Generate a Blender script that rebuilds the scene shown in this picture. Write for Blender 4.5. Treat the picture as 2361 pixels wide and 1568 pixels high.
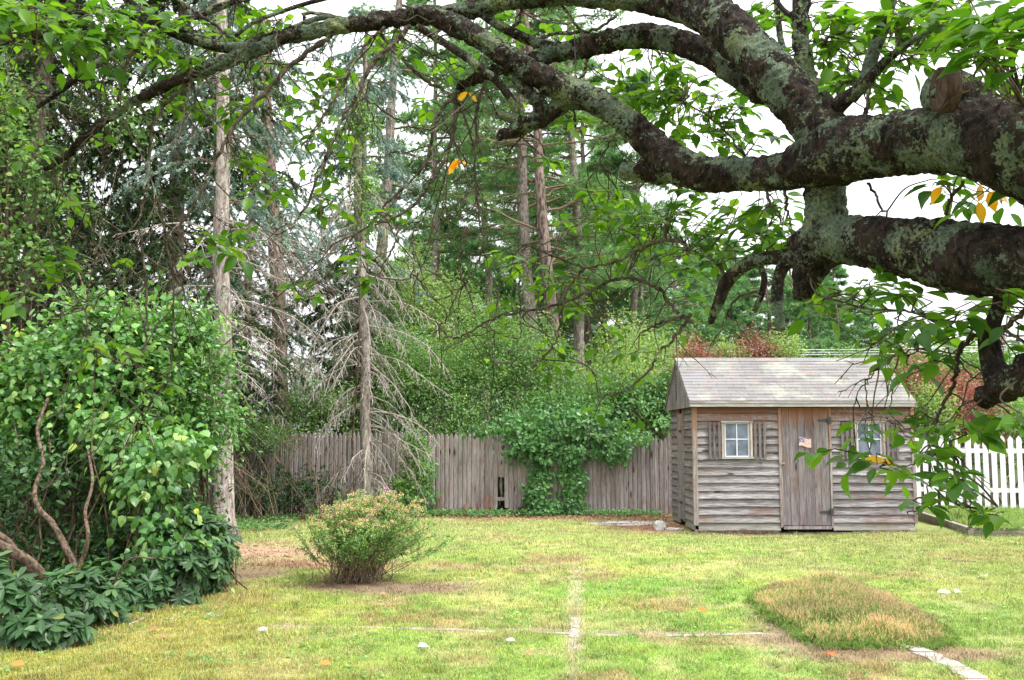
import bpy, math, random
import numpy as np
from mathutils import Vector, Matrix

for o in list(bpy.data.objects):
    bpy.data.objects.remove(o)
S = bpy.context.scene
COL = S.collection
R = np.random.default_rng(7)

# ------------------------------------------------------------------ camera, world, sun, exposure
FPX, CX, CY, H = 2300.0, 1180.5, 784.0, 1.65      # focal length and centre of the photo at 2361 px wide, eye height
PITCH = math.atan(221 / 2300)
cam = bpy.data.cameras.new('camera')
cam.lens = 36 * FPX / 2361
cam.sensor_width = 36
cam.clip_start = 0.05
cam.clip_end = 2000
co = bpy.data.objects.new('camera', cam)
COL.objects.link(co)
co.location = (0, 0, H)
co.rotation_euler = (math.pi / 2 + PITCH, 0, 0)
S.camera = co

SUN_EL, SUN_AZ = math.radians(58), math.radians(118)   # azimuth clockwise from +Y
w = bpy.data.worlds.new('World')
S.world = w
w.use_nodes = True
nt = w.node_tree
nt.nodes.clear()
sky = nt.nodes.new('ShaderNodeTexSky')
sky.sky_type = 'NISHITA'
sky.sun_disc = False
sky.sun_elevation = SUN_EL
sky.sun_rotation = SUN_AZ
sky.air_density = 1.0
sky.dust_density = 3.0
hs = nt.nodes.new('ShaderNodeHueSaturation')
hs.inputs['Saturation'].default_value = 0.16
mixw = nt.nodes.new('ShaderNodeMixRGB')
mixw.inputs['Fac'].default_value = 0.72
tcw = nt.nodes.new('ShaderNodeTexCoord')          # overcast sky: three times brighter overhead than at the horizon
sepw = nt.nodes.new('ShaderNodeSeparateXYZ')
nt.links.new(tcw.outputs['Generated'], sepw.inputs[0])
crw = nt.nodes.new('ShaderNodeValToRGB')
crw.color_ramp.elements[0].position = 0.0
crw.color_ramp.elements[0].color = (3.9, 4.0, 4.15, 1)
crw.color_ramp.elements[1].position = 1.0
crw.color_ramp.elements[1].color = (13.5, 13.6, 14.0, 1)
nt.links.new(sepw.outputs[2], crw.inputs[0])
nt.links.new(crw.outputs[0], mixw.inputs['Color2'])
bg = nt.nodes.new('ShaderNodeBackground')
bg.inputs['Strength'].default_value = 0.13
ow = nt.nodes.new('ShaderNodeOutputWorld')
nt.links.new(sky.outputs[0], hs.inputs['Color'])
nt.links.new(hs.outputs[0], mixw.inputs['Color1'])
nt.links.new(mixw.outputs[0], bg.inputs['Color'])
nt.links.new(bg.outputs[0], ow.inputs['Surface'])

sl = bpy.data.lights.new('sun', 'SUN')
sl.energy = 1.9
sl.angle = math.radians(12)
sl.color = (1.0, 0.96, 0.9)
so = bpy.data.objects.new('sun', sl)
COL.objects.link(so)
sd = Vector((math.sin(SUN_AZ) * math.cos(SUN_EL), math.cos(SUN_AZ) * math.cos(SUN_EL), math.sin(SUN_EL)))
so.rotation_euler = sd.to_track_quat('Z', 'Y').to_euler()
so.location = (8, -8, 20)

S.view_settings.view_transform = 'Standard'
S.view_settings.look = 'None'
S.view_settings.gamma = 1
S.view_settings.exposure = 1.4
S.cycles.max_bounces = 6
S.cycles.diffuse_bounces = 3
S.cycles.glossy_bounces = 2
S.cycles.transmission_bounces = 4
S.cycles.transparent_max_bounces = 4
S.cycles.use_denoising = True
S.cycles.use_adaptive_sampling = True
S.cycles.adaptive_threshold = 0.02
S.render.use_persistent_data = False


# ------------------------------------------------------------------ helpers
def at(u, v, Y):
    """world point on the line of sight of pixel (u, v) at forward distance Y"""
    cx, cy = (u - CX) / FPX, -(v - CY) / FPX
    c, s = math.cos(PITCH), math.sin(PITCH)
    d = np.array([cx, c - cy * s, s + cy * c])
    return np.array([0, 0, H]) + d * (Y / d[1])


def gp(u, v, z=0.0):
    """world point on the ground seen at pixel (u, v)"""
    cx, cy = (u - CX) / FPX, -(v - CY) / FPX
    c, s = math.cos(PITCH), math.sin(PITCH)
    d = np.array([cx, c - cy * s, s + cy * c])
    return np.array([0, 0, H]) + d * ((z - H) / d[2])


def nrm(a):
    return a / np.maximum(np.linalg.norm(a, axis=-1, keepdims=True), 1e-9)


_tab = np.random.default_rng(99).random((256, 256))


def vnoise(x, y, sc, seed=0):
    x = np.asarray(x) / sc + seed * 17.3 + 1000
    y = np.asarray(y) / sc + seed * 31.7 + 1000
    xi, yi = np.floor(x).astype(int), np.floor(y).astype(int)
    fx, fy = x - xi, y - yi
    fx, fy = fx * fx * (3 - 2 * fx), fy * fy * (3 - 2 * fy)
    g = lambda a, b: _tab[a % 256, b % 256]
    return (g(xi, yi) * (1 - fx) + g(xi + 1, yi) * fx) * (1 - fy) + (g(xi, yi + 1) * (1 - fx) + g(xi + 1, yi + 1) * fx) * fy


def fbm(x, y, sc, seed=0, o=4):
    t, a, n = 0, 1, 0
    for i in range(o):
        t = t + a * vnoise(x, y, sc / 2 ** i, seed + i)
        n += a
        a *= .55
    return t / n


def tag(o, label=None, cat=None, group=None, kind=None):
    if label: o['label'] = label
    if cat: o['category'] = cat
    if group: o['group'] = group
    if kind: o['kind'] = kind
    return o


def empty(name, loc, label, cat, group=None):
    o = bpy.data.objects.new(name, None)
    o.empty_display_size = .2
    COL.objects.link(o)
    o.location = tuple(float(q) for q in loc)
    return tag(o, label, cat, group)


def mk(name, V, F, mat, root=None, rnd=None, col=None, smooth=False):
    """V: (n,3) world coordinates, F: face array or list of face arrays -> one mesh object"""
    V = np.asarray(V, dtype=np.float64).reshape(-1, 3)
    q = root
    while q is not None:
        V = V - np.array(q.location)
        q = q.parent
    Fs = F if isinstance(F, list) else [F]
    Fs = [np.asarray(f) for f in Fs if len(f)]
    me = bpy.data.meshes.new(name)
    me.vertices.add(len(V))
    me.vertices.foreach_set('co', V.astype(np.float32).ravel())
    tot = np.concatenate([np.full(len(f), f.shape[1]) for f in Fs])
    idx = np.concatenate([f.ravel() for f in Fs])
    st = np.concatenate([[0], np.cumsum(tot)[:-1]])
    me.loops.add(len(idx))
    me.polygons.add(len(tot))
    me.loops.foreach_set('vertex_index', idx.astype(np.int32))
    me.polygons.foreach_set('loop_start', st.astype(np.int32))
    me.polygons.foreach_set('loop_total', tot.astype(np.int32))
    me.polygons.foreach_set('use_smooth', np.full(len(tot), smooth))
    if rnd is not None:
        a = me.attributes.new('rnd', 'FLOAT', 'POINT')
        a.data.foreach_set('value', np.asarray(rnd, dtype=np.float32))
    if col is not None:
        a = me.attributes.new('tint', 'FLOAT_COLOR', 'POINT')
        c4 = np.ones((len(V), 4), dtype=np.float32)
        c4[:, :3] = col
        a.data.foreach_set('color', c4.ravel())
    me.update(calc_edges=True)
    me.validate()
    me.materials.append(mat)
    o = bpy.data.objects.new(name, me)
    COL.objects.link(o)
    if root is not None:
        o.parent = root
    return o


class Buf:
    """collects pieces (vertices, faces, one random number each) for one mesh"""
    def __init__(self):
        self.V, self.F3, self.F4, self.r, self.n = [], [], [], [], 0

    def add(self, V, F, rnd=None):
        V = np.asarray(V, float).reshape(-1, 3)
        Fs = F if isinstance(F, list) and len(F) and isinstance(F[0], np.ndarray) else [np.asarray(F)]
        for f in Fs:
            if len(f):
                (self.F3 if f.shape[1] == 3 else self.F4).append(f + self.n)
        self.V.append(V)
        if rnd is None: rnd = R.random()
        self.r.append(np.broadcast_to(np.asarray(rnd, float), (len(V),)))
        self.n += len(V)

    def box(self, x0, x1, y0, y1, z0, z1, rnd=None, rot=None, piv=None):
        V = np.array([[x, y, z] for x in (x0, x1) for y in (y0, y1) for z in (z0, z1)], float)
        if rot is not None:
            M = np.array(rot.to_3x3()) if hasattr(rot, 'to_3x3') else rot
            c = V.mean(0) if piv is None else np.array(piv)
            V = (V - c) @ M.T + c
        F = np.array([[0, 1, 3, 2], [4, 6, 7, 5], [0, 4, 5, 1], [2, 3, 7, 6], [0, 2, 6, 4], [1, 5, 7, 3]])
        self.add(V, F, rnd)

    def prism(self, prof, axis, a0, a1, rnd=None):
        """convex 2D profile extruded along an axis ('x': profile in y,z; 'y': x,z; 'z': x,y)"""
        n = len(prof)
        P = np.array(prof, float)
        k = 'xyz'.index(axis)
        V = []
        for a in (a0, a1):
            q = np.insert(P, k, a, axis=1)
            V.append(q)
        V = np.concatenate(V)
        F4 = np.array([[i, (i + 1) % n, n + (i + 1) % n, n + i] for i in range(n)])
        caps = []
        for i in range(1, n - 1):
            caps.append([0, i + 1, i])
            caps.append([n, n + i, n + i + 1])
        self.add(V, [F4, np.array(caps)], rnd)

    def build(self, name, mat, root=None, smooth=False):
        F = []
        if self.F3: F.append(np.concatenate(self.F3))
        if self.F4: F.append(np.concatenate(self.F4))
        return mk(name, np.concatenate(self.V), F, mat, root, rnd=np.concatenate(self.r), smooth=smooth)


def smooth_path(pts, k=6):
    """Catmull-Rom through rows of pts (any number of columns)"""
    P = np.asarray(pts, float)
    if len(P) < 3:
        t = np.linspace(0, 1, k + 1)[:, None]
        return P[0] * (1 - t) + P[-1] * t
    Q = np.vstack([2 * P[0] - P[1], P, 2 * P[-1] - P[-2]])
    out = []
    for i in range(1, len(Q) - 2):
        for t in np.linspace(0, 1, k, endpoint=False):
            a, b, c, d = Q[i - 1], Q[i], Q[i + 1], Q[i + 2]
            out.append(.5 * ((2 * b) + (c - a) * t + (2 * a - 5 * b + 4 * c - d) * t * t + (3 * b - a - 3 * c + d) * t ** 3))
    out.append(P[-1])
    return np.array(out)


def tube(buf, pts, rad, sides=8, bump=0.0, cap=True, rnd=None, seed=0):
    """one tapered tube with parallel-transported rings"""
    P = np.asarray(pts, float)
    rad = np.atleast_1d(np.asarray(rad, float))
    rad = np.interp(np.linspace(0, 1, len(P)), np.linspace(0, 1, len(rad)), rad) if len(rad) > 1 else np.full(len(P), rad[0])
    T = nrm(np.gradient(P, axis=0))
    ref = np.array([0, 0, 1.0]) if abs(T[0][2]) < .9 else np.array([1.0, 0, 0])
    n = nrm(np.cross(T[0], ref))
    ang = np.linspace(0, 2 * np.pi, sides, endpoint=False)
    rg = np.random.default_rng(seed + 5)
    ph = rg.random(6) * 6.28
    s = np.concatenate([[0], np.cumsum(np.linalg.norm(np.diff(P, axis=0), axis=1))])
    V = []
    for i in range(len(P)):
        n = nrm(n - T[i] * np.dot(n, T[i]))
        b = np.cross(T[i], n)
        r = rad[i]
        if bump:
            q = s[i] / max(rad.mean(), 1e-3)
            rr = r * (1 + bump * (np.sin(2 * ang + ph[0] + q * .5) * .5 + np.sin(3 * ang + ph[1] - q * .7) * .4 + np.sin(5 * ang + ph[2] + q * 1.3) * .25 + np.sin(ph[3] + q * 1.1) * .5) + bump * .5 * (rg.random(sides) - .5))
        else:
            rr = np.full(sides, r)
        V.append(P[i] + (np.cos(ang) * rr)[:, None] * n + (np.sin(ang) * rr)[:, None] * b)
    V = np.concatenate(V)
    m, k = len(P), sides
    i, j = np.meshgrid(np.arange(m - 1), np.arange(k), indexing='ij')
    a = i * k + j
    b = i * k + (j + 1) % k
    F4 = np.stack([a, b, b + k, a + k], -1).reshape(-1, 4)
    F3 = np.zeros((0, 3), int)
    if cap:
        V = np.vstack([V, P[0] - T[0] * rad[0] * .15, P[-1] + T[-1] * rad[-1] * .3])
        q = np.arange(k)
        F3 = np.concatenate([np.stack([np.full(k, m * k), (q + 1) % k, q], 1),
                             np.stack([np.full(k, m * k + 1), (m - 1) * k + q, (m - 1) * k + (q + 1) % k], 1)])
    buf.add(V, [F4, F3] if len(F3) else [F4], rnd)


def tubes(buf, P, rad, sides=3, rnd=None):
    """P (N,K,3) many thin tubes at once, rad (N,K) or broadcastable"""
    P = np.asarray(P, float)
    N, K, _ = P.shape
    if N == 0: return
    rad = np.broadcast_to(rad, (N, K))
    T = nrm(np.gradient(P, axis=1))
    ref = np.broadcast_to(np.array([.31, .22, .92]), T.shape)
    n = nrm(np.cross(T, ref))
    b = np.cross(T, n)
    ang = np.linspace(0, 2 * np.pi, sides, endpoint=False)
    V = P[:, :, None, :] + rad[:, :, None, None] * (np.cos(ang)[None, None, :, None] * n[:, :, None, :] + np.sin(ang)[None, None, :, None] * b[:, :, None, :])
    base = (np.arange(N) * K * sides)[:, None, None]
    i = np.arange(K - 1)[None, :, None]
    j = np.arange(sides)[None, None, :]
    a = base + i * sides + j
    c = base + i * sides + (j + 1) % sides
    F = np.stack([a, c, c + sides, a + sides], -1).reshape(-1, 4)
    r = R.random(N) if rnd is None else np.broadcast_to(rnd, (N,))
    buf.add(V.reshape(-1, 3), [F], np.repeat(r, K * sides))


def curve_batch(P0, D, L, droop, K=5, wob=0.0):
    """curved sticks: (N,K,3)"""
    N = len(P0)
    s = np.linspace(0, 1, K)
    L = np.broadcast_to(L, (N,))
    droop = np.broadcast_to(droop, (N,))
    P = P0[:, None] + D[:, None] * (L[:, None] * s)[..., None]
    P[..., 2] -= (droop * L)[:, None] * s ** 2
    if wob:
        W = R.normal(size=(N, K, 3)) * (wob * L)[:, None, None] if np.ndim(wob) else R.normal(size=(N, K, 3)) * wob * L[:, None, None]
        W[:, 0] = 0
        P = P + W
    return P


def sample_on(P, s):
    """points at parameters s (N,M) on curves P (N,K,3) and their tangents"""
    N, K, _ = P.shape
    x = np.clip(s, 0, .999) * (K - 1)
    i = x.astype(int)
    f = (x - i)[..., None]
    r = np.arange(N)[:, None]
    a, b = P[r, i], P[r, i + 1]
    return a * (1 - f) + b * f, nrm(b - a)


def leaf_tpl(kind):
    """flat leaf of length 1 along +x with width axis y, slightly folded and drooping"""
    if kind == 'fine':          # ovate with pointed tip
        st = [(0, 0), (.16, .15), (.4, .25), (.62, .225), (.82, .11), (1, 0)]
        V = [(0, 0, 0)]
        for s, h in st[1:-1]:
            z = -.16 * s * s
            V += [(s, 0, z), (s, h, z + h * .32), (s, -h, z + h * .32)]
        V.append((1, 0, -.2))
        F3 = [[0, 1, 2], [0, 3, 1]]
        F4 = []
        for k in range(3):
            a, b = 1 + 3 * k, 4 + 3 * k
            F4 += [[a, b, b + 1, a + 1], [a, a + 2, b + 2, b]]
        F3 += [[10, 13, 11], [10, 12, 13]]
        return np.array(V, float), [np.array(F3), np.array(F4)]
    if kind == 'oval':
        V = [(0, 0, 0), (.35, .27, .07), (.35, -.27, .07), (.35, 0, -.02), (.75, .2, -.02), (.75, -.2, -.02), (.75, 0, -.1), (1, 0, -.17)]
        return np.array(V, float), [np.array([[0, 3, 1], [0, 2, 3], [6, 7, 4], [6, 5, 7]]), np.array([[3, 6, 4, 1], [3, 2, 5, 6]])]
    if kind == 'long':          # rhododendron
        V = [(0, 0, 0), (.3, .11, .03), (.3, -.11, .03), (.3, 0, 0), (.72, .13, -.03), (.72, -.13, -.03), (.72, 0, -.07), (1, 0, -.16)]
        return np.array(V, float), [np.array([[0, 3, 1], [0, 2, 3], [6, 7, 4], [6, 5, 7]]), np.array([[3, 6, 4, 1], [3, 2, 5, 6]])]
    if kind == 'heart':
        V = [(0, 0, 0), (.12, .33, .02), (.12, -.33, .02), (.4, 0, 0), (.55, .33, .0), (.55, -.33, .0), (1, 0, -.15)]
        return np.array(V, float), [np.array([[0, 3, 1], [0, 2, 3], [3, 6, 4], [3, 5, 6], [3, 4, 1], [3, 2, 5]])]
    V = [(0, 0, 0), (.5, .27, .05), (.5, -.27, .05), (1, 0, -.1)]     # small
    return np.array(V, float), [np.array([[0, 3, 1], [0, 2, 3]])]


def leaves(buf, P, A, Nn, size, kind='small', wid=1.0, rnd=None):
    """leaves at P (N,3) pointing along A with normals near Nn"""
    P = np.asarray(P, float)
    N = len(P)
    if N == 0: return
    A = nrm(np.asarray(A, float))
    B = nrm(np.cross(Nn, A))
    C = np.cross(A, B)
    TV, TF = leaf_tpl(kind)
    size = np.broadcast_to(size, (N,))
    curl = R.uniform(.3, 1.8, N)
    V = P[:, None] + size[:, None, None] * (TV[None, :, 0:1] * A[:, None] + TV[None, :, 1:2] * wid * B[:, None] + (TV[None, :, 2:3] * curl[:, None, None]) * C[:, None])
    k = len(TV)
    off = (np.arange(N) * k)[:, None, None]
    F = [(f[None] + off).reshape(-1, f.shape[1]) for f in TF]
    r = R.random(N) if rnd is None else np.broadcast_to(rnd, (N,))
    buf.add(V.reshape(-1, 3), F, np.repeat(r, k))


def needles(buf, P, D, n, length, width, spread=.8, up=.15, rnd=None):
    """n thin needles radiating from every point P along D"""
    T = len(P)
    if T == 0: return
    D = nrm(np.repeat(D, n, axis=0) + R.normal(size=(T * n, 3)) * spread + np.array([0, 0, up]))
    Q = np.repeat(P, n, axis=0)
    side = nrm(np.cross(D, R.normal(size=(T * n, 3))))
    L = length * R.uniform(.6, 1.15, T * n)[:, None]
    V = np.stack([Q - side * width / 2, Q + side * width / 2, Q + D * L], 1)
    r = np.repeat(R.random(T) if rnd is None else rnd, n * 3)
    buf.add(V.reshape(-1, 3), [np.arange(T * n * 3).reshape(-1, 3)], r)


# ------------------------------------------------------------------ materials
class M:
    def __init__(self, name):
        self.m = bpy.data.materials.new(name)
        self.m.use_nodes = True
        self.t = self.m.node_tree
        self.t.nodes.clear()
        self.out = self.n('OutputMaterial')

    def n(self, typ, **kw):
        nd = self.t.nodes.new('ShaderNode' + typ)
        for k, v in kw.items():
            if k in nd.inputs: self.set(nd.inputs[k], v)
            else: setattr(nd, k, v)
        return nd

    def set(self, sock, v):
        if isinstance(v, bpy.types.NodeSocket): self.t.links.new(v, sock)
        else: sock.default_value = v

    def attr(self, name='rnd', out='Fac'):
        return self.n('Attribute', attribute_name=name).outputs[out]

    def pos(self, scale=(1, 1, 1), off=None):
        g = self.n('NewGeometry').outputs['Position']
        if off is not None:
            g = self.n('VectorMath', operation='ADD')
            self.t.links.new(self.n('NewGeometry').outputs['Position'], g.inputs[0])
            self.t.links.new(off, g.inputs[1])
            g = g.outputs[0]
        mp = self.n('Mapping')
        self.t.links.new(g, mp.inputs['Vector'])
        mp.inputs['Scale'].default_value = scale
        return mp.outputs[0]

    def noise(self, vec, scale, detail=4, rough=.6, dist=0):
        nd = self.n('TexNoise')
        self.t.links.new(vec, nd.inputs['Vector'])
        nd.inputs['Scale'].default_value = scale
        nd.inputs['Detail'].default_value = detail
        nd.inputs['Roughness'].default_value = rough
        nd.inputs['Distortion'].default_value = dist
        return nd.outputs['Fac']

    def ramp(self, fac, stops, interp='LINEAR'):
        nd = self.n('ValToRGB')
        nd.color_ramp.interpolation = interp
        e = nd.color_ramp.elements
        while len(e) < len(stops): e.new(.5)
        for i, (p, c) in enumerate(stops):
            e[i].position = p
            e[i].color = (*c, 1) if len(c) == 3 else c
        self.t.links.new(fac, nd.inputs[0])
        return nd.outputs[0]

    def mix(self, fac, a, b, blend='MIX'):
        nd = self.n('MixRGB', blend_type=blend)
        for s, v in zip((0, 1, 2), (fac, a, b)):
            if isinstance(v, tuple) and len(v) == 3: v = (*v, 1)
            self.set(nd.inputs[s], v)
        return nd.outputs[0]

    def math(self, op, a, b=0.0, clamp=False):
        nd = self.n('Math', operation=op, use_clamp=clamp)
        self.set(nd.inputs[0], a)
        self.set(nd.inputs[1], b)
        return nd.outputs[0]

    def bump(self, h, strength=.5, dist=.01):
        nd = self.n('Bump')
        self.t.links.new(h, nd.inputs['Height'])
        nd.inputs['Strength'].default_value = strength
        nd.inputs['Distance'].default_value = dist
        return nd.outputs[0]

    def bsdf(self, color, rough=.8, normal=None, spec=.3, metal=0.0, **kw):
        b = self.n('BsdfPrincipled')
        self.set(b.inputs['Base Color'], (*color, 1) if isinstance(color, tuple) and len(color) == 3 else color)
        self.set(b.inputs['Roughness'], rough)
        b.inputs['Specular IOR Level'].default_value = spec
        b.inputs['Metallic'].default_value = metal
        if normal is not None: self.t.links.new(normal, b.inputs['Normal'])
        return b.outputs[0]

    def done(self, sh):
        self.t.links.new(sh, self.out.inputs['Surface'])
        return self.m


def leaf_mat(name, stops, trans=.4, rough=.5, spec=.35, vary=.25, tint=(1.25, 1.2, .55)):
    """foliage: colour by leaf, light passes through"""
    m = M(name)
    c = m.ramp(m.attr(), stops)
    nz = m.noise(m.pos(), 1.3, 2)
    c = m.mix(vary, c, m.ramp(nz, [(.3, (.35, .4, .35)), (.7, (1.5, 1.5, 1.3))]), 'MULTIPLY')
    b = m.bsdf(c, rough, spec=spec)
    if trans <= 0: return m.done(b)
    t = m.n('BsdfTranslucent')
    m.t.links.new(m.mix(1.0, c, tint, 'MULTIPLY'), t.inputs['Color'])
    x = m.n('MixShader')
    x.inputs[0].default_value = trans
    m.t.links.new(b, x.inputs[1])
    m.t.links.new(t.outputs[0], x.inputs[2])
    return m.done(x.outputs[0])


def bark_mat(name, dark, light, scale=6, stretch=.25, lichen=None, lich_amt=.55, bands=False, bd=.02):
    m = M(name)
    p = m.pos((1, 1, stretch))
    n1 = m.noise(p, scale * 3, 6, .7)
    n2 = m.noise(m.pos(), scale * .5, 3)
    c = m.mix(m.ramp(n1, [(.40, (0, 0, 0)), (.60, (1, 1, 1))]), dark, light)
    c = m.mix(.5, c, m.ramp(n2, [(.3, (.5, .5, .5)), (.7, (1.4, 1.4, 1.4))]), 'MULTIPLY')
    h = n1
    if bands:
        bn = m.noise(m.pos((4, 1.5, 1.5)), 16, 5, .7, 1.2)
        c = m.mix(m.ramp(bn, [(.54, (0, 0, 0)), (.66, (.55, .55, .55))]), c, (.15, .115, .10))
        h = m.math('ADD', n1, bn)
    if lichen:
        ln = m.noise(m.pos(), 4.2, 4, .6)
        lmid = m.noise(m.pos(), 17, 5, .7)
        l2 = m.noise(m.pos(), 75, 4, .75)
        lm = m.ramp(m.math('ADD', m.math('MULTIPLY', ln, .55), m.math('ADD', m.math('MULTIPLY', lmid, .27), m.math('MULTIPLY', l2, .23))), [(lich_amt, (0, 0, 0)), (lich_amt + .018, (1, 1, 1))])
        lc = m.ramp(m.noise(m.pos(), 7, 5), [(.35, lichen[0]), (.5, lichen[1]), (.68, lichen[2])])
        c = m.mix(lm, c, m.mix(.75, lc, m.ramp(l2, [(.36, (.12, .12, .12)), (.52, (1, 1, 1)), (.66, (1.5, 1.5, 1.5))]), 'MULTIPLY'))
        h = m.math('ADD', h, m.math('MULTIPLY', lm, l2))
    return m.done(m.bsdf(c, .9, m.bump(h, .9, bd), spec=.15))


def wood_mat(name, axis, base, dark, red=None, redz=None, green=None, knots=True, tone=.45):
    """weathered board; axis = grain direction; red = fresher brown wood kept dry under an eave (redz = height where it fades)"""
    m = M(name)
    r = m.attr()
    off = m.n('CombineXYZ')
    for i in range(3): m.t.links.new(m.math('MULTIPLY', r, 37.0 + 11 * i), off.inputs[i])
    sc = {'x': (.9, 14, 14), 'z': (14, 14, .9), 'y': (14, .9, 14)}[axis]
    sk = {'x': (1.6, 6, 6), 'z': (6, 6, 1.6), 'y': (6, 1.6, 6)}[axis]
    p = m.pos(sc, off.outputs[0])
    g = m.noise(p, 4.6, 7, .75, .2)
    g2 = m.noise(p, .7, 4, .6)
    c = m.mix(m.ramp(g, [(.36, (0, 0, 0)), (.62, (1, 1, 1))]), dark, base)
    c = m.mix(.7, c, m.ramp(g2, [(.3, (.55, .52, .5)), (.55, (1, 1, 1)), (.75, (1.35, 1.33, 1.33))]), 'MULTIPLY')
    c = m.mix(tone, c, m.ramp(r, [(0, (.55, .53, .52)), (.5, (1, .98, .97)), (1, (1.4, 1.38, 1.4))]), 'MULTIPLY')
    br = m.noise(m.pos((1, 1, 1), off.outputs[0]), 1.6, 3, .6, .5)
    c = m.mix(m.ramp(br, [(.56, (0, 0, 0)), (.74, (.7, .7, .7))]), c, (.16, .085, .055))
    if knots:
        v = m.n('TexVoronoi')
        m.t.links.new(m.pos(sk, off.outputs[0]), v.inputs['Vector'])
        v.inputs['Scale'].default_value = 1.0
        v.inputs['Randomness'].default_value = 1
        c = m.mix(m.ramp(v.outputs['Distance'], [(.085, (1, 1, 1)), (.15, (0, 0, 0))]), c, (.05, .035, .028))
    if red:
        z = m.n('SeparateXYZ')
        m.t.links.new(m.n('NewGeometry').outputs['Position'], z.inputs[0])
        mr = m.n('MapRange')
        jit = m.math('MULTIPLY', m.math('SUBTRACT', m.noise(m.pos((9, 9, .6)), 3, 4), .5), .9)
        m.t.links.new(m.math('ADD', z.outputs[2], jit), mr.inputs[0])
        mr.inputs[1].default_value, mr.inputs[2].default_value = redz
        c = m.mix(m.math('MULTIPLY', mr.outputs[0], .8), c, m.mix(g, red, tuple(q * .35 for q in red)))
    if green:
        z2 = m.n('SeparateXYZ')
        m.t.links.new(m.n('NewGeometry').outputs['Position'], z2.inputs[0])
        mr = m.n('MapRange')
        m.t.links.new(m.math('ADD', z2.outputs[2], m.math('MULTIPLY', m.math('SUBTRACT', m.noise(m.pos(), 3, 4), .5), .8)), mr.inputs[0])
        mr.inputs[1].default_value, mr.inputs[2].default_value = .28, -.02
        c = m.mix(m.math('MULTIPLY', mr.outputs[0], .6), c, green)
    return m.done(m.bsdf(c, .85, m.bump(g, .6, .006), spec=.2))


def plain(name, col, rough=.7, spec=.3, metal=0, nz=.25, sc=20):
    m = M(name)
    n = m.noise(m.pos(), sc, 5)
    c = m.mix(nz, col, m.ramp(n, [(.3, tuple(q * .45 for q in col)), (.7, tuple(min(1, q * 1.3) for q in col))]))
    return m.done(m.bsdf(c, rough, m.bump(n, .3, .005), spec=spec, metal=metal))


def tint_mat(name, bumpd=.01, trans=0.0, micro=True):
    m = M(name)
    c = m.n('Attribute', attribute_name='tint').outputs['Color']
    nrmn = None
    if micro:
        n = m.noise(m.pos(), 38, 6, .75)
        n2 = m.noise(m.pos(), 9, 4, .7)
        c = m.mix(.85, c, m.ramp(n, [(.3, (.45, .45, .42)), (.5, (1, 1, 1)), (.7, (1.5, 1.48, 1.35))]), 'MULTIPLY')
        c = m.mix(.5, c, m.ramp(n2, [(.3, (.7, .72, .65)), (.7, (1.3, 1.28, 1.2))]), 'MULTIPLY')
        nrmn = m.bump(n, .8, bumpd)
    b = m.bsdf(c, .9, nrmn, spec=.1)
    if trans:
        t = m.n('BsdfTranslucent')
        m.t.links.new(c, t.inputs['Color'])
        x = m.n('MixShader')
        x.inputs[0].default_value = trans
        m.t.links.new(b, x.inputs[1])
        m.t.links.new(t.outputs[0], x.inputs[2])
        b = x.outputs[0]
    return m.done(b)


G_CHERRY = leaf_mat('cherry_leaf', [(0, (.035, .11, .012)), (.5, (.075, .20, .016)), (.93, (.16, .31, .022)), (.965, (.2, .36, .03)), (.99, (.85, .45, .03))], .55, .4, .4, .2)
G_PINE = leaf_mat('pine_needle', [(0, (.09, .19, .10)), (.5, (.16, .31, .15)), (1, (.28, .44, .22))], .6, .6, .2, .5, (1.1, 1.15, .6))
G_FARPINE = leaf_mat('far_pine_needle', [(0, (.07, .16, .085)), (.5, (.13, .27, .13)), (1, (.25, .42, .21))], .6, .6, .2, .5, (1.1, 1.15, .7))
G_BLUE = leaf_mat('blue_spruce_needle', [(0, (.12, .20, .16)), (.6, (.24, .36, .32)), (1, (.40, .52, .49))], .15, .55, .3, .4, (1, 1.1, .9))
G_DARK = leaf_mat('dark_spruce_needle', [(0, (.03, .06, .03)), (.6, (.065, .12, .05)), (1, (.14, .22, .09))], .15, .6, .2, .5)
G_BUSH = leaf_mat('thicket_leaf', [(0, (.055, .14, .04)), (.5, (.14, .28, .085)), (.93, (.30, .45, .16)), (.99, (.5, .45, .06))], .45, .45, .35, .5)
G_LIME = leaf_mat('lime_leaf', [(0, (.11, .21, .06)), (.6, (.25, .38, .13)), (1, (.44, .53, .24))], .5, .45, .35, .35)
G_VINE = leaf_mat('creeper_leaf', [(0, (.045, .14, .04)), (.6, (.10, .25, .075)), (1, (.22, .39, .14))], .4, .38, .45, .55)
G_SHRUB = leaf_mat('shrub_leaf', [(0, (.04, .13, .03)), (.4, (.09, .24, .06)), (.75, (.20, .38, .11)), (.9, (.34, .50, .18)), (.965, (.42, .52, .09)), (1, (.72, .6, .08))], .4, .38, .5, .6)
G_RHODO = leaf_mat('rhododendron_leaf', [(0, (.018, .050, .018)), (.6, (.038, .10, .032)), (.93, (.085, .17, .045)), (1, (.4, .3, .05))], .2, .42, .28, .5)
G_RED = leaf_mat('red_maple_leaf', [(0, (.14, .045, .045)), (.5, (.28, .10, .09)), (.75, (.40, .20, .15)), (1, (.25, .33, .12))], .4, .5, .3, .4, (1.2, .8, .7))
G_SPIREA = leaf_mat('spirea_leaf', [(0, (.09, .21, .06)), (.6, (.18, .35, .10)), (1, (.33, .48, .16))], .35, .5, .3, .3)
FLOWER = leaf_mat('dry_flower', [(0, (.48, .33, .17)), (.8, (.72, .55, .28)), (.93, (.74, .58, .33)), (.95, (.7, .28, .5)), (1, (.65, .30, .55))], .2, .8, .1, .1, (1, 1, 1))
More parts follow.
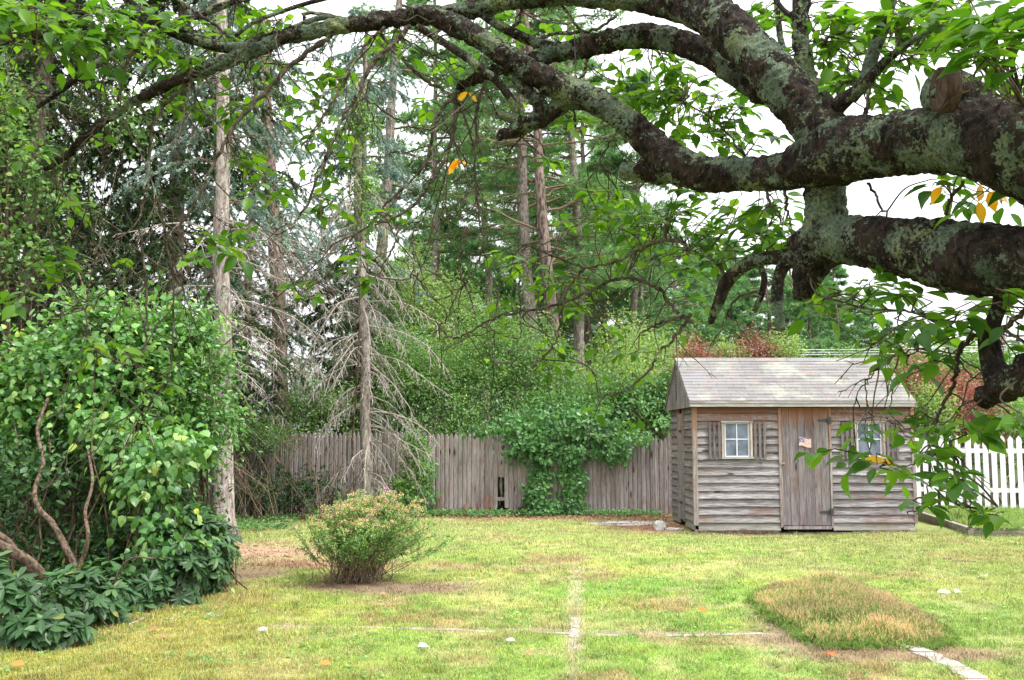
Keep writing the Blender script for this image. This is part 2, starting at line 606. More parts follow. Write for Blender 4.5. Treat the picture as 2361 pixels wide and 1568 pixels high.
HEATH_TIP = leaf_mat('heather_spike', [(0, (.56, .36, .27)), (.35, (.78, .55, .41)), (.65, (.78, .65, .42)), (.85, (.52, .54, .26)), (1, (.36, .46, .18))], .6, .8, .1, .4, (1, .9, .7))
G_HEATH = leaf_mat('heather_leaf', [(0, (.12, .20, .07)), (.6, (.20, .32, .10)), (1, (.32, .42, .14))], .5, .6, .2, .3)
BARK_CH = bark_mat('cherry_bark', (.008, .006, .005), (.048, .033, .027), 8, .5, [(.08, .105, .07), (.17, .22, .16), (.24, .27, .13)], .528, True, .035)
BARK_TW = bark_mat('cherry_twig_bark', (.03, .022, .018), (.11, .085, .07), 8, .5, [(.13, .15, .12), (.20, .22, .17), (.24, .26, .15)], .58, False, .004)
BARK_GREY = bark_mat('grey_trunk_bark', (.11, .085, .07), (.36, .31, .28), 8, .35, None, bd=.02)
BARK_PALE = bark_mat('pale_trunk_bark', (.14, .11, .095), (.42, .37, .34), 7, .3, [(.3, .33, .28), (.4, .42, .38), (.33, .36, .22)], .60, False, .02)
BARK_RED = bark_mat('scaly_pine_bark', (.05, .035, .03), (.28, .21, .18), 5, .3, None, bd=.035)
TWIG_DEAD = bark_mat('dead_twig_bark', (.17, .145, .125), (.40, .37, .33), 12, 1, None, bd=.004)
TWIG_BROWN = bark_mat('brown_twig_bark', (.09, .06, .04), (.27, .20, .15), 12, 1, None, bd=.004)
STEM_BR = bark_mat('shrub_stem_bark', (.035, .024, .017), (.16, .115, .08), 10, .6, None, bd=.01)
m = M('pruned_wood')
n1 = m.noise(m.pos((1, 1, .25)), 60, 5, .7, .8)
CUT = m.done(m.bsdf(m.mix(m.ramp(n1, [(.4, (0, 0, 0)), (.62, (1, 1, 1))]), (.022, .014, .011), (.085, .048, .034)), .9, m.bump(n1, .8, .006)))


# ------------------------------------------------------------------ ground and lawn
def gz(x, y):
    return .05 * (fbm(x, y, 3.0, 3, 2) - .5) + .015 * (vnoise(x, y, .5, 5) - .5) + .05 * np.clip((x - 5.2) / 2, 0, 1) * np.exp(-((y - 17.2) / 1.2) ** 2)


def ell(x, y, c, rx, ry, soft=.4, rot=0.0, nz=.5, seed=1):
    dx, dy = x - c[0], y - c[1]
    ca, sa = math.cos(rot), math.sin(rot)
    a, b = dx * ca + dy * sa, -dx * sa + dy * ca
    d = np.sqrt((a / rx) ** 2 + (b / ry) ** 2) + nz * (fbm(x, y, .9, seed) - .5)
    return np.clip((1 + soft - d) / (2 * soft), 0, 1)


def lin(x, y, p, q, wd, nz=.6, seed=2, sc=.35):
    p, q = np.array(p[:2]), np.array(q[:2])
    e = q - p
    t = np.clip(((x - p[0]) * e[0] + (y - p[1]) * e[1]) / (e @ e), 0, 1)
    d = np.hypot(x - p[0] - t * e[0], y - p[1] - t * e[1]) / wd + nz * (fbm(x, y, sc, seed) - .5) * 2
    return np.clip((1.15 - d) / .3, 0, 1)


def mixc(c, d, f):
    return c * (1 - f[:, None]) + np.array(d)[None] * f[:, None]


FENCE_Y = 21.1


def lawn(x, y):
    """returns colour (n,3) and how bare the soil is (n)"""
    n = len(x)
    c = np.tile(np.array([.27, .39, .085]), (n, 1))
    a = fbm(x, y, 2.6, 11)
    c = mixc(c, (.46, .42, .19), np.clip((fbm(x, y, 1.3, 21) - .49) * 7, 0, 1) * .65)
    c = mixc(c, (.20, .36, .07), np.clip((a - .52) * 6, 0, 1) * .65)
    c = mixc(c, (.42, .46, .10), np.clip((fbm(x, y, .8, 31) - .52) * 6, 0, 1) * .5)
    c = mixc(c, (.36, .22, .13), np.clip((fbm(x, y, .9, 41) - .57) * 9, 0, 1) * .7)
    c = mixc(c, (.50, .46, .24), np.clip((fbm(x, y, .35, 45) - .55) * 9, 0, 1) * .5)
    c = mixc(c, (.17, .30, .05), np.clip((fbm(x, y, .45, 47) - .57) * 9, 0, 1) * .6)
    far = np.clip((y - 11) / 6, 0, 1)
    c = mixc(c, (.44, .45, .20), far * .40)
    left = np.clip((-x - .10 * y + .3 + 1.2 * (fbm(x, y, 1.2, 66) - .5)) / 2.0, 0, 1) * np.clip((13 - y) / 3, 0, 1)
    c = mixc(c, (.30, .27, .065), left * .75)
    rt = np.clip((x - 3.0) / 2.5, 0, 1)
    c = mixc(c, (.25, .27, .085), rt * .5)
    bare = np.zeros(n)

    def put(col, m, b=1.0):
        nonlocal c, bare
        c = mixc(c, col, m)
        bare = np.maximum(bare, m * b)
    put((.34, .23, .16), ell(x, y, (-4.2, 14.6), 2.1, 1.5, .5, nz=.9), .85)
    put((.26, .15, .10), ell(x, y, (-2.6, 13.2), .9, .35, .5, nz=1.2, seed=8), .8)
    put((.13, .085, .06), ell(x, y, (-1.75, 11.35), .75, .40, .35), .9)
    put((.22, .16, .11), ell(x, y, (-1.15, 11.1), .75, .45, .5, nz=1), .55)
    fy = FENCE_Y - y
    put((.27, .16, .105), np.clip((1.25 + 1.1 * (fbm(x, y, .8, 6) - .5) - fy) / .5, 0, 1), 1)
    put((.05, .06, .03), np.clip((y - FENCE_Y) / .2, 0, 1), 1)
    put((.27, .16, .10), ell(x, y, (2.6, 18.9), 1.0, 1.6, .4, nz=.8), .95)
    put((.50, .46, .43), ell(x, y, (2.1, 19.15), .7, .35, .25, nz=1.1, seed=9), 1)
    put((.30, .23, .15), ell(x, y, (2.35, 8.3), .6, .5, .5, nz=1.1), .6)
    put((.13, .10, .07), ell(x, y, (2.9, 9.0), .75, 1.25, .3, rot=-.25), .9)
    put((.22, .16, .10), ell(x, y, (3.0, 7.75), .9, .25, .5, nz=1.1), .6)
    put((.17, .12, .08), np.clip((-x - 4.0 + .31 * (y - 7.66) + .9 * (fbm(x, y, .7, 61) - .5)) / .5, 0, 1) * np.clip((13.5 - y) / 1, 0, 1), 1)
    put((.14, .10, .07), np.clip((-x - .29 * y + .1 + 1.5 * (fbm(x, y, 1.0, 62) - .5)) / 1.0, 0, 1) * np.clip((y - 12) / 2, 0, 1), 1)
    put((.38, .32, .22), lin(x, y, gp(1330, 1312), gp(1322, 1500), .058, 1.6, sc=.5) * .6, .75)
    put((.36, .32, .20), lin(x, y, gp(1322, 1500), gp(1318, 1600), .065, 1.6, seed=4, sc=.5) * .6, .5)
    put((.24, .19, .14), lin(x, y, gp(640, 1440), gp(1790, 1462), .050, 1.4, seed=5, sc=.4), .9)
    put((.13, .11, .08), ell(x, y, (5.0, 17.1), 2.2, .22, .4), .5)
    j = .62 + .76 * fbm(x, y, .16, 71, 3)
    return np.clip(c * j[:, None], 0, 1), bare


def grid(x0, x1, y0, y1, st):
    xs = np.arange(x0, x1 + st / 2, st)
    ys = np.arange(y0, y1 + st / 2, st)
    X, Y = np.meshgrid(xs, ys, indexing='ij')
    n, m = X.shape
    i, j = np.meshgrid(np.arange(n - 1), np.arange(m - 1), indexing='ij')
    a = (i * m + j).ravel()
    return X.ravel(), Y.ravel(), np.stack([a, a + m, a + m + 1, a + 1], 1)


MAT_GROUND = tint_mat('lawn_soil', .012)
xs = np.unique(np.concatenate([np.linspace(-320, -14, 22), np.arange(-14, 14.01, .075), np.linspace(14, 320, 22)]))
ys = np.unique(np.concatenate([np.linspace(-60, 3, 12), np.arange(3, 25.01, .075), np.linspace(25, 420, 30)]))
X, Y = np.meshgrid(xs, ys, indexing='ij')
nx, ny = X.shape
i, j = np.meshgrid(np.arange(nx - 1), np.arange(ny - 1), indexing='ij')
a = (i * ny + j).ravel()
X, Y = X.ravel(), Y.ravel()
gc, gb = lawn(X, Y)
gc = gc * (1 - .35 * (1 - gb))[:, None]      # ground colour darker where turf grows over it
g = mk('ground', np.stack([X, Y, gz(X, Y)], 1), np.stack([a, a + ny, a + ny + 1, a + 1], 1), MAT_GROUND, col=gc, smooth=True)
tag(g, kind='structure')

# turf blades
NB = 560000
yy = 6.0 * (21.0 / 6.0) ** R.random(NB)
xx = R.uniform(-1, 1, NB) * (.545 * yy + .4)
bc, bb = lawn(xx, yy)
keep = (R.random(NB) > bb * .93) & ~((xx > 3.1) & (xx < 7.0) & (yy > 17.2) & (yy < 19.9)) & ~((xx > 7.0) & (yy > 17.0))
keep &= R.random(NB) < (.45 + .9 * fbm(xx, yy, .22, 81, 2))
xx, yy, bc = xx[keep], yy[keep], bc[keep]
n = len(xx)
hgt = R.uniform(.014, .044, n) * (.6 + 1.3 * vnoise(xx, yy, .16, 4) ** 2) * (1 + .02 * (yy - 7))
az = R.uniform(0, 6.283, n)
lean = R.uniform(.2, 1.3, n)
wd = .0042 * (yy / 7) ** .8
dx, dy = np.cos(az), np.sin(az)
P = np.stack([xx, yy, gz(xx, yy) - .004], 1)
sd_ = np.stack([-dy, dx, 0 * dx], 1) * wd[:, None] / 2
mid = P + np.stack([dx * lean * hgt * .35, dy * lean * hgt * .35, hgt * .6], 1)
tip = P + np.stack([dx * lean * hgt, dy * lean * hgt, hgt * np.clip(1.15 - lean * .35, .5, 1)], 1)
V = np.stack([P - sd_, P + sd_, mid + sd_ * .8, mid - sd_ * .8, tip], 1).reshape(-1, 3)
o5 = np.arange(n)[:, None] * 5
F4 = np.array([[0, 1, 2, 3]]) + o5
F3 = np.array([[3, 2, 4]]) + o5
straw = R.random(n) < .22
bc = bc * R.uniform(.5, 1.55, n)[:, None]
bc[straw] = bc[straw] * .4 + np.array([.55, .46, .26]) * .6
gr = mk('grass', V, [F3, F4], tint_mat('grass_blade', trans=.35, micro=False), col=np.clip(np.repeat(bc, 5, axis=0), 0, 1))
tag(gr, 'short patchy lawn grass, lime green with dry straw patches', 'grass', kind='stuff')

# longer tufts and broad leaved weeds scattered through the turf
nt_ = 1500
ty = 6.2 * (17.0 / 6.2) ** R.random(nt_)
tx = R.uniform(-1, 1, nt_) * (.53 * ty + .2)
_, tb_ = lawn(tx, ty)
k = (tb_ < .3) & (fbm(tx, ty, .9, 95) > .47) & ~((tx > 3.0) & (ty > 17))
P = np.stack([tx[k], ty[k], gz(tx[k], ty[k])], 1)
b = Buf()
Pn = np.repeat(P, 9, axis=0) + R.normal(size=(len(P) * 9, 3)) * [.025, .025, 0]
C = curve_batch(Pn, nrm(R.normal(size=Pn.shape) * [.55, .55, .1] + [0, 0, 1]), R.uniform(.03, .085, len(Pn)), R.uniform(.1, .7, len(Pn)), 4)
w_ = np.array([.0026, .0030, .0022, .0005])[None] * (Pn[:, 1:2] / 7.5)
sd2 = nrm(np.cross(C[:, -1] - C[:, 0], R.normal(size=Pn.shape)))
V = np.stack([C - sd2[:, None] * w_[..., None], C + sd2[:, None] * w_[..., None]], 2).reshape(-1, 3)
o8 = np.arange(len(Pn))[:, None] * 8
F = np.concatenate([np.array([[q * 2, q * 2 + 1, q * 2 + 3, q * 2 + 2]]) + o8 for q in range(3)])
b.add(V, [F], np.repeat(np.repeat(R.random(len(P)), 9), 8))
tag(b.build('grass_tufts', G_LIME), 'longer bright tufts of grass dotted through the lawn', 'grass', kind='stuff')
b = Buf()
nt_ = 1500
ty = 6.3 * (13.0 / 6.3) ** R.random(nt_)
tx = R.uniform(-1, 1, nt_) * (.52 * ty)
_, tb_ = lawn(tx, ty)
k = (tb_ < .5) & (fbm(tx, ty, .6, 96) > .5)
P = np.stack([tx[k], ty[k], gz(tx[k], ty[k]) + .012], 1)
P = np.repeat(P, 6, axis=0) + R.normal(size=(k.sum() * 6, 3)) * [.02, .02, .004]
leaves(b, P, nrm(R.normal(size=P.shape) * [1, 1, .25] + [0, 0, .25]), nrm(np.array([0, -.2, 1]) + R.normal(size=P.shape) * .25), R.uniform(.018, .04, len(P)), 'small', 1.2)
tag(b.build('lawn_weeds', G_SPIREA), 'small broad leaved weeds growing flat in the lawn', 'weeds', kind='stuff')

# stone edging strips set flush in the lawn
PAVE = plain('path_stone', (.31, .28, .25), .9, .2, nz=.7, sc=9)


def slab_strip(name, pts, wd, z, seed, broken=.25):
    """row of irregular flat stones along a line on the ground"""
    rg = np.random.default_rng(seed)
    b = Buf()
    P = smooth_path([p[:2] for p in pts], 8)
    s = np.concatenate([[0], np.cumsum(np.hypot(*np.diff(P, axis=0).T))])
    t = 0
    while t < s[-1] - .1:
        L = rg.uniform(.25, .6)
        e = min(t + L - .015, s[-1])
        if rg.random() > broken:
            p = np.array([np.interp(q, s, P[:, 0]) for q in (t, e)])
            q_ = np.array([np.interp(q, s, P[:, 1]) for q in (t, e)])
            A, B = np.array([p[0], q_[0]]), np.array([p[1], q_[1]])
            d = (B - A) / np.linalg.norm(B - A)
            nn = np.array([-d[1], d[0]])
            k = 7
            top = [A + (B - A) * f + nn * wd * (.5 + rg.uniform(-.16, .1)) for f in np.linspace(0, 1, k)]
            bot = [A + (B - A) * f - nn * wd * (.5 + rg.uniform(-.16, .1)) for f in np.linspace(1, 0, k)]
            ring = np.array(top + bot)
            c0 = ring.mean(0)
            zz = float(gz(c0[:1], c0[1:])[0]) + z + rg.uniform(-.003, .004)
            m = len(ring)
            V = np.vstack([np.c_[ring, np.full(m, zz)], np.c_[ring, np.full(m, zz - .06)], [[*c0, zz + .003]]])
            F3 = np.array([[2 * m, (i + 1) % m, i] for i in range(m)])
            F4 = np.array([[i, (i + 1) % m, m + (i + 1) % m, m + i] for i in range(m)])
            b.add(V, [F3, F4], rg.random())
        t += L
    return b.build(name, PAVE)


tag(slab_strip('path', [gp(880, 1446), gp(1100, 1453), gp(1320, 1461)], .060, .005, 1, .2), kind='structure')
tag(slab_strip('path', [gp(1335, 1461), gp(1560, 1464), gp(1760, 1461)], .080, .005, 2, .25), kind='structure')
tag(slab_strip('path', [gp(2095, 1490), gp(2160, 1522), gp(2230, 1555), gp(2320, 1620)], .17, .014, 3, 0), kind='structure')
tag(slab_strip('path', [gp(1326, 1400), gp(1324, 1490)], .085, .004, 14, .5), kind='structure')


# ------------------------------------------------------------------ garden shed
W_H = wood_mat('weathered_siding', 'x', (.35, .33, .345), (.085, .072, .076), red=(.31, .12, .065), redz=(1.72, 2.12), green=(.19, .20, .13), tone=.6)
W_V = wood_mat('weathered_door_boards', 'z', (.235, .21, .218), (.085, .068, .07), red=(.34, .12, .05), redz=(1.78, 2.10), tone=.3)
W_SIDE = wood_mat('weathered_side_siding', 'y', (.29, .265, .265), (.09, .075, .075), green=(.17, .20, .08), tone=.4)
W_TRIM = wood_mat('weathered_trim', 'z', (.34, .31, .30), (.15, .11, .10), red=(.42, .19, .10), redz=(1.3, 2.1), knots=False, tone=.2)
W_FASC = wood_mat('pale_fascia', 'x', (.42, .40, .40), (.22, .20, .20), knots=False, tone=.15)
W_GABLE = wood_mat('gable_boards', 'z', (.27, .25, .25), (.10, .085, .085), tone=.4)
W_FRAME = wood_mat('window_wood', 'z', (.55, .49, .46), (.27, .20, .17), knots=False, tone=.3)
W_FENCE = wood_mat('stockade_boards', 'z', (.34, .31, .30), (.15, .125, .12), green=None, tone=.4)
W_ROT = wood_mat('rotting_boards', 'z', (.34, .22, .18), (.12, .07, .05), tone=.6)
W_BED = wood_mat('bed_timber', 'x', (.36, .32, .29), (.17, .14, .12), green=(.10, .11, .06), tone=.3)
WHITE = plain('white_paint', (.86, .86, .88), .5, .4, nz=.12, sc=6)
IRON = plain('dark_iron', (.07, .07, .07), .6, .4, .6, sc=30)
STEEL = plain('grey_latch_metal', (.35, .35, .37), .4, .5, .8)
DARK = plain('shed_inside', (.02, .018, .016), .9)

m = M('shingles')
p = m.pos()
br = m.n('TexBrick')
m.t.links.new(m.pos((1, 1.22, 0)), br.inputs['Vector'])
br.inputs['Scale'].default_value = 1
br.inputs['Color1'].default_value = (.215, .207, .202, 1)
br.inputs['Color2'].default_value = (.155, .152, .155, 1)
br.inputs['Mortar'].default_value = (.14, .12, .11, 1)
br.inputs['Mortar Size'].default_value = .006
br.inputs['Brick Width'].default_value = .30
br.inputs['Row Height'].default_value = .128
br.offset = .37
n1 = m.noise(p, 1.7, 5, .7, .3)
n2 = m.noise(p, 60, 3, .8)
n3 = m.noise(m.pos((1, 2.5, 2.5)), 3.2, 5, .7)
n4 = m.noise(m.pos((1.0, 1.6, 1.6)), 1.1, 4, .6)
c = m.mix(m.ramp(n3, [(.54, (0, 0, 0)), (.72, (.55, .55, .55))]), br.outputs[0], (.40, .24, .18))
c = m.mix(m.ramp(n1, [(.50, (0, 0, 0)), (.66, (.5, .5, .5))]), c, (.36, .38, .30))
c = m.mix(m.ramp(n4, [(.60, (0, 0, 0)), (.66, (.55, .55, .55))]), c, (.20, .20, .22))
c = m.mix(.7, c, m.ramp(n2, [(.3, (.5, .48, .46)), (.5, (1, 1, 1)), (.7, (1.25, 1.25, 1.22))]), 'MULTIPLY')
MAT_ROOF = m.done(m.bsdf(c, .9, m.bump(n2, .6, .006), spec=.15))

m = M('old_window_glass')
n1 = m.noise(m.pos(), 5, 4)
c = m.mix(m.ramp(n1, [(.35, (0, 0, 0)), (.65, (1, 1, 1))]), (.06, .075, .11), (.17, .20, .27))
MAT_GLASS = m.done(m.bsdf(c, .12, spec=.7))

X0, X1, YF, YB = 3.137, 6.905, 17.25, 19.72
ZE = 2.16
SH = empty('garden_shed', ((X0 + X1) / 2, (YF + YB) / 2, 0), 'small weathered grey clapboard shed with pale shingle roof in front of the stockade fence', 'shed')
ROWS = [3.135 - .002133 * z for z in (462, 505, 568, 632, 695, 757, 818, 880, 942, 1004, 1066, 1130, 1192, 1255, 1317, 1380, 1442)]


def wallx(b, xa, xb, rows, y, openings=()):
    """clapboards facing the camera between xa and xb, leaving openings (x0,x1,z0,z1)"""
    for k in range(len(rows) - 1):
        zt, zb = rows[k], rows[k + 1]
        cuts = sorted([(o[0], o[1]) for o in openings if o[2] < zt - .02 and o[3] > zb + .02 and o[0] < xb and o[1] > xa])
        x = xa
        for c0, c1 in cuts + [(xb, xb)]:
            if c0 - x > .02:
                n = 8
                r = R.random()
                xs_ = np.linspace(x, c0, n + 1)
                wv = (R.random(n + 1) - .5) * .010
                zlo = zb - .012 + wv
                V, F = [], []
                for q in range(n + 1):
                    V += [(xs_[q], y + .004, zt), (xs_[q], y - .036, zlo[q]), (xs_[q], y - .003, zlo[q] + .001)]
                for q in range(n):
                    a = 3 * q
                    F += [[a, a + 1, a + 4, a + 3], [a + 1, a + 2, a + 5, a + 4]]
                b.add(np.array(V), [np.array(F)], r)
            x = max(x, c1)


win = [(3.600, 4.130, 1.262, 1.905), (5.875, 6.405, 1.262, 1.905)]
b = Buf()
wallx(b, X0 + .045, 4.582, ROWS, YF, win)
b.build('siding', W_H, SH)
b = Buf()
wallx(b, 5.478, X1 - .045, ROWS, YF, win)
b.build('siding', W_H, SH)
b = Buf()      # carcass set just behind the boards
b.box(X0 + .012, X1 - .012, YF + .03, YF + .05, .12, ZE)
b.box(X0 + .012, X0 + .03, YF + .06, YB, .12, ZE)
b.box(X1 - .03, X1 - .012, YF + .06, YB, .12, ZE)
b.box(X0 + .04, X1 - .04, YB - .02, YB, .12, ZE)
b.build('inner_wall', DARK, SH)
b = Buf()
for yb0, yb1 in ((YF + .03, 18.18), (18.72, YB)):
    for k in range(len(ROWS) - 1):
        zt, zb = ROWS[k], ROWS[k + 1] - .012
        b.prism([(X0 + .006, zt), (X0 - .026, zb), (X0 + .004, zb)], 'y', yb0, yb1)
b.build('side_siding', W_SIDE, SH)
b = Buf()
for k in range(4): b.box(X0 - .034, X0 - .012, 18.205 + k * .124, 18.205 + k * .124 + .12, .14, 2.06)
sdoor = b.build('side_door', W_GABLE, SH)
b = Buf()
b.box(X0 - .046, X0 - .034, 18.21, 18.60, 1.72, 1.76)
b.box(X0 - .046, X0 - .034, 18.21, 18.60, .42, .46)
b.build('hinge', IRON, sdoor)
b = Buf()
for ya in (18.165, 18.705): b.box(X0 - .05, X0 - .005, ya, ya + .03, .12, ZE - .02)
b.box(X0 - .032, X0 + .02, YF - .034, YF - .006, .13, ZE - .02)     # corner boards
b.box(X0 - .034, X0 - .006, YF - .005, YF + .045, .13, ZE - .02)
b.box(X0 + .021, X0 + .046, YF - .036, YF - .004, .13, ZE - .02)
b.box(X1 - .046, X1 + .012, YF - .036, YF - .004, .16, ZE - .02)
b.box(4.577, 4.612, YF - .040, YF - .002, .09, ZE - .02)
b.box(4.613, 4.632, YF - .030, YF - .002, .11, ZE - .02)
b.box(5.448, 5.484, YF - .040, YF - .002, .09, ZE - .02)
b.box(4.634, 5.446, YF - .034, YF - .002, .066, .118)
for q in range(len(b.V)):
    c_ = Buf()
    c_.add(b.V[q], b.F4[q] - 8 * q)
    c_.build('trim', W_TRIM, SH)
b = Buf()
b.box(X0 - .02, 4.56, YF - .016, YF + .01, .005, .060)
b.build('skirt_board', W_ROT, SH)
b = Buf()
b.box(5.50, X1, YF - .010, YF + .01, .05, .072)
b.build('skirt_board', W_ROT, SH)
b = Buf()
b.box(X0 + .02, X1 - .02, YF + .1, YB, .09, .115)
b.box(4.7, 5.2, YF + .12, YB - .1, -.05, .09)
b.box(6.2, 6.8, YF + .12, YB - .1, -.05, .09)
b.box(3.2, 3.5, YF + .12, YB - .1, -.05, .09)
b.build('floor_joist', DARK, SH)
# door
b = Buf()
xe = 4.636
for wv in (.128, .150, .118, .152, .106, .155):
    b.box(xe, xe + wv - .004, YF - .024 - R.random() * .003, YF - .003, .127 + R.random() * .006, 2.138)
    xe += wv
door = b.build('door', W_V, SH)


def strap_hinge(z):
    b = Buf()
    y0, y1 = YF - .052, YF - .040
    b.prism([(5.255, z + .012), (5.255, z - .012), (5.40, z - .028), (5.43, z - .03), (5.43, z + .03), (5.40, z + .028)], 'y', y0 + .014, y1 + .014, .5)
    b.box(5.432, 5.482, y0 - .002, y1, z - .06, z + .06)
    t = np.array([[5.431, y0 - .004, z - .06], [5.431, y0 - .004, z + .06]])
    tube(b, t, .009, 8)
    for x in (5.30, 5.36, 5.41): b.box(x - .006, x + .006, y0 + .010, y0 + .013, z - .006, z + .006)
    b.build('hinge', IRON, door)


strap_hinge(3.135 - .002133 * 572)
strap_hinge(3.135 - .002133 * 1302)
b = Buf()
zl = 3.135 - .002133 * 915
b.box(4.588, 4.608, YF - .050, YF - .0405, zl - .03, zl + .03)
b.box(4.600, 4.668, YF - .060, YF - .0505, zl - .009, zl + .009)
b.box(4.648, 4.666, YF - .0500, YF - .028, zl - .022, zl + .022)
b.build('latch', STEEL, door)


def window(x0):
    x1, z0, z1 = x0 + .53, 1.262, 1.905
    b = Buf()
    y = YF
    b.box(x0, x0 + .035, y - .048, y + .03, z0 + .028, z1 - .028)
    b.box(x1 - .035, x1, y - .048, y + .03, z0 + .028, z1 - .028)
    b.box(x0 + .036, x0 + .056, y - .034, y + .028, z0 + .03, z1 - .03, .1)
    b.box(x1 - .056, x1 - .036, y - .034, y + .028, z0 + .03, z1 - .03, .1)
    fr = b.build('window', W_FRAME, SH)
    b = Buf()
    b.box(x0 - .012, x1 + .012, y - .066, y + .03, z1 - .027, z1)
    b.box(x0 - .012, x1 + .012, y - .072, y + .03, z0 - .004, z0 + .027)
    b.build('sill', W_FASC, fr)
    b = Buf()
    b.box(x0 + .057, x1 - .057, y - .004, y + .002, z0 + .03, z1 - .03)
    b.build('pane', MAT_GLASS, fr)
    b = Buf()
    xm, zm = (x0 + x1) / 2, (z0 + z1) / 2 + .01
    px0, px1, pz0, pz1 = x0 + .058, x1 - .058, z0 + .029, z1 - .029
    b.box(px0, px0 + .016, y - .020, y - .005, pz0, pz1)
    b.box(px1 - .016, px1, y - .020, y - .005, pz0, pz1)
    b.box(px0 + .017, px1 - .017, y - .020, y - .005, pz0, pz0 + .018)
    b.box(px0 + .017, px1 - .017, y - .020, y - .005, pz1 - .016, pz1)
    b.box(xm - .009, xm + .009, y - .018, y - .005, pz0 + .019, pz1 - .017)
    b.box(px0 + .018, xm - .010, y - .017, y - .005, zm - .008, zm + .008)
    b.box(xm + .010, px1 - .018, y - .017, y - .005, zm - .008, zm + .008)
    b.build('muntin', plain('white_muntin.%d' % int(x0 * 10), (.62, .65, .72), .6, nz=.2), fr)
    for s in (-1, 1):      # slatted shutters either side
        b = Buf()
        e = x0 - .012 if s < 0 else x1 + .012
        for k, off in enumerate((.008, .092, .172)):
            a = e + s * off
            b.box(min(a, a + s * .042), max(a, a + s * .042), y - .060, y - .042, 1.25 + R.random() * .02, 1.88 + R.random() * .02)
        for zz in (1.33, 1.51, 1.69, 1.83):
            a, c_ = e + s * .01, e + s * .205
            b.box(min(a, c_), max(a, c_), y - .0415, y - .031, zz, zz + .026)
        b.build('shutter', W_V, SH)


window(3.600)
window(5.875)
# roof
RX0, RX1 = 3.035, 6.90
YR, ZR = (YF + YB) / 2, 3.075
for name, ye, s in (('roof', YF - .17, 1), ('rear_roof', YB + .17, -1)):
    ze = 2.245
    b = Buf()
    nrow = 14
    for k in range(nrow):
        t0, t1 = k / nrow, (k + 1) / nrow + .004
        ya, yb = ye + (YR - ye) * t0, ye + (YR - ye) * min(t1, 1)
        za, zb = ze + (ZR - ze) * t0, ze + (ZR - ze) * min(t1, 1)
        nn = 26
        xs_ = np.linspace(RX0, RX1, nn + 1)
        wv = (R.random(nn + 1) - .5) * .010
        V, F = [], []
        for q in range(nn + 1):
            lift = .011 + wv[q] * .4
            V += [(xs_[q], ya - s * .004 + s * wv[q], za + lift), (xs_[q], yb, zb + .002), (xs_[q], ya - s * .004 + s * wv[q], za - .004)]
        for q in range(nn):
            a = 3 * q
            F += [[a, a + 3, a + 4, a + 1], [a + 2, a + 5, a + 3, a]]
        b.add(np.array(V), [np.array(F)])
    rf = b.build(name, MAT_ROOF, SH)
    b = Buf()
    b.prism([(ye, ze - .030), (YR, ZR - .030), (YR, ZR - .006), (ye, ze - .006)] if s > 0 else [(ye, ze - .006), (YR, ZR - .006), (YR, ZR - .030), (ye, ze - .030)], 'x', RX0 + .012, RX1 - .012)
    b.build('roof_deck', DARK, rf)
b = Buf()
b.prism([(YR - .11, ZR - .052), (YR, ZR + .020), (YR + .11, ZR - .052), (YR, ZR - .01)], 'x', RX0 - .003, RX1 + .003)
b.build('ridge_cap', MAT_ROOF, SH)
b = Buf()
b.box(RX0 + .01, RX1 - .01, YF - .172, YF - .150, ZE - .012, ZE + .052)
b.box(RX0 - .004, RX1 + .004, YF - .184, YF - .1725, ZE + .046, ZE + .078)
b.box(RX0 + .014, RX1 - .014, YF - .149, YF - .004, ZE - .006, ZE + .008)
b.build('fascia', W_FASC, SH)
b = Buf()
b.box(RX0 + .01, RX1 - .01, YB + .14, YB + .165, ZE - .012, ZE + .06)
b.build('fascia', W_FASC, SH)
b = Buf()
for xg, s in ((RX0 + .02, -1), (RX1 - .02, 1)):
    n = 20
    ys_ = np.linspace(YF - .15, YB + .14, n + 1)
    for k in range(n):
        y0, y1 = ys_[k], ys_[k + 1] - .004
        t = lambda y: ZR - .035 - abs(y - YR) / (YR - YF + .17) * (ZR - 2.245)
        b.prism([(y0, ZE - .02), (y1, ZE - .02), (y1, t(y1)), (y0, t(y0))], 'x', xg - .010 + R.random() * .003, xg + .010)
    b.build('gable', W_GABLE, SH)
    b = Buf()
b = Buf()
for k in range(5):
    b.box(RX0 + .002, RX0 + .009, YR - .03, YR + .03, 2.52 + k * .055, 2.545 + k * .055)
b.box(RX0 + .002, RX0 + .009, YR - .015, YR + .015, 2.30, 2.49)
b.build('gable_vent', DARK, SH)
for s in (1, -1):
    b = Buf()
    ye = YF - .17 if s > 0 else YB + .17
    pr = [(ye, 2.245 - .10), (YR, ZR - .10), (YR, ZR - .032), (ye, 2.245 - .032)]
    if s < 0: pr = pr[::-1]
    b.prism(pr, 'x', RX0 - .006, RX0 + .0085)
    b.build('rake_board', W_GABLE, SH)

# painted flag ornament on the door
FL = empty('flag_ornament', (5.03, YF - .03, 1.54), 'small wavy wooden stars and stripes flag hung on the shed door', 'ornament')
F_W, F_R, F_B = plain('flag_cream', (.80, .74, .70), .5), plain('flag_red', (.55, .16, .17), .5), plain('flag_blue', (.06, .07, .22), .5)


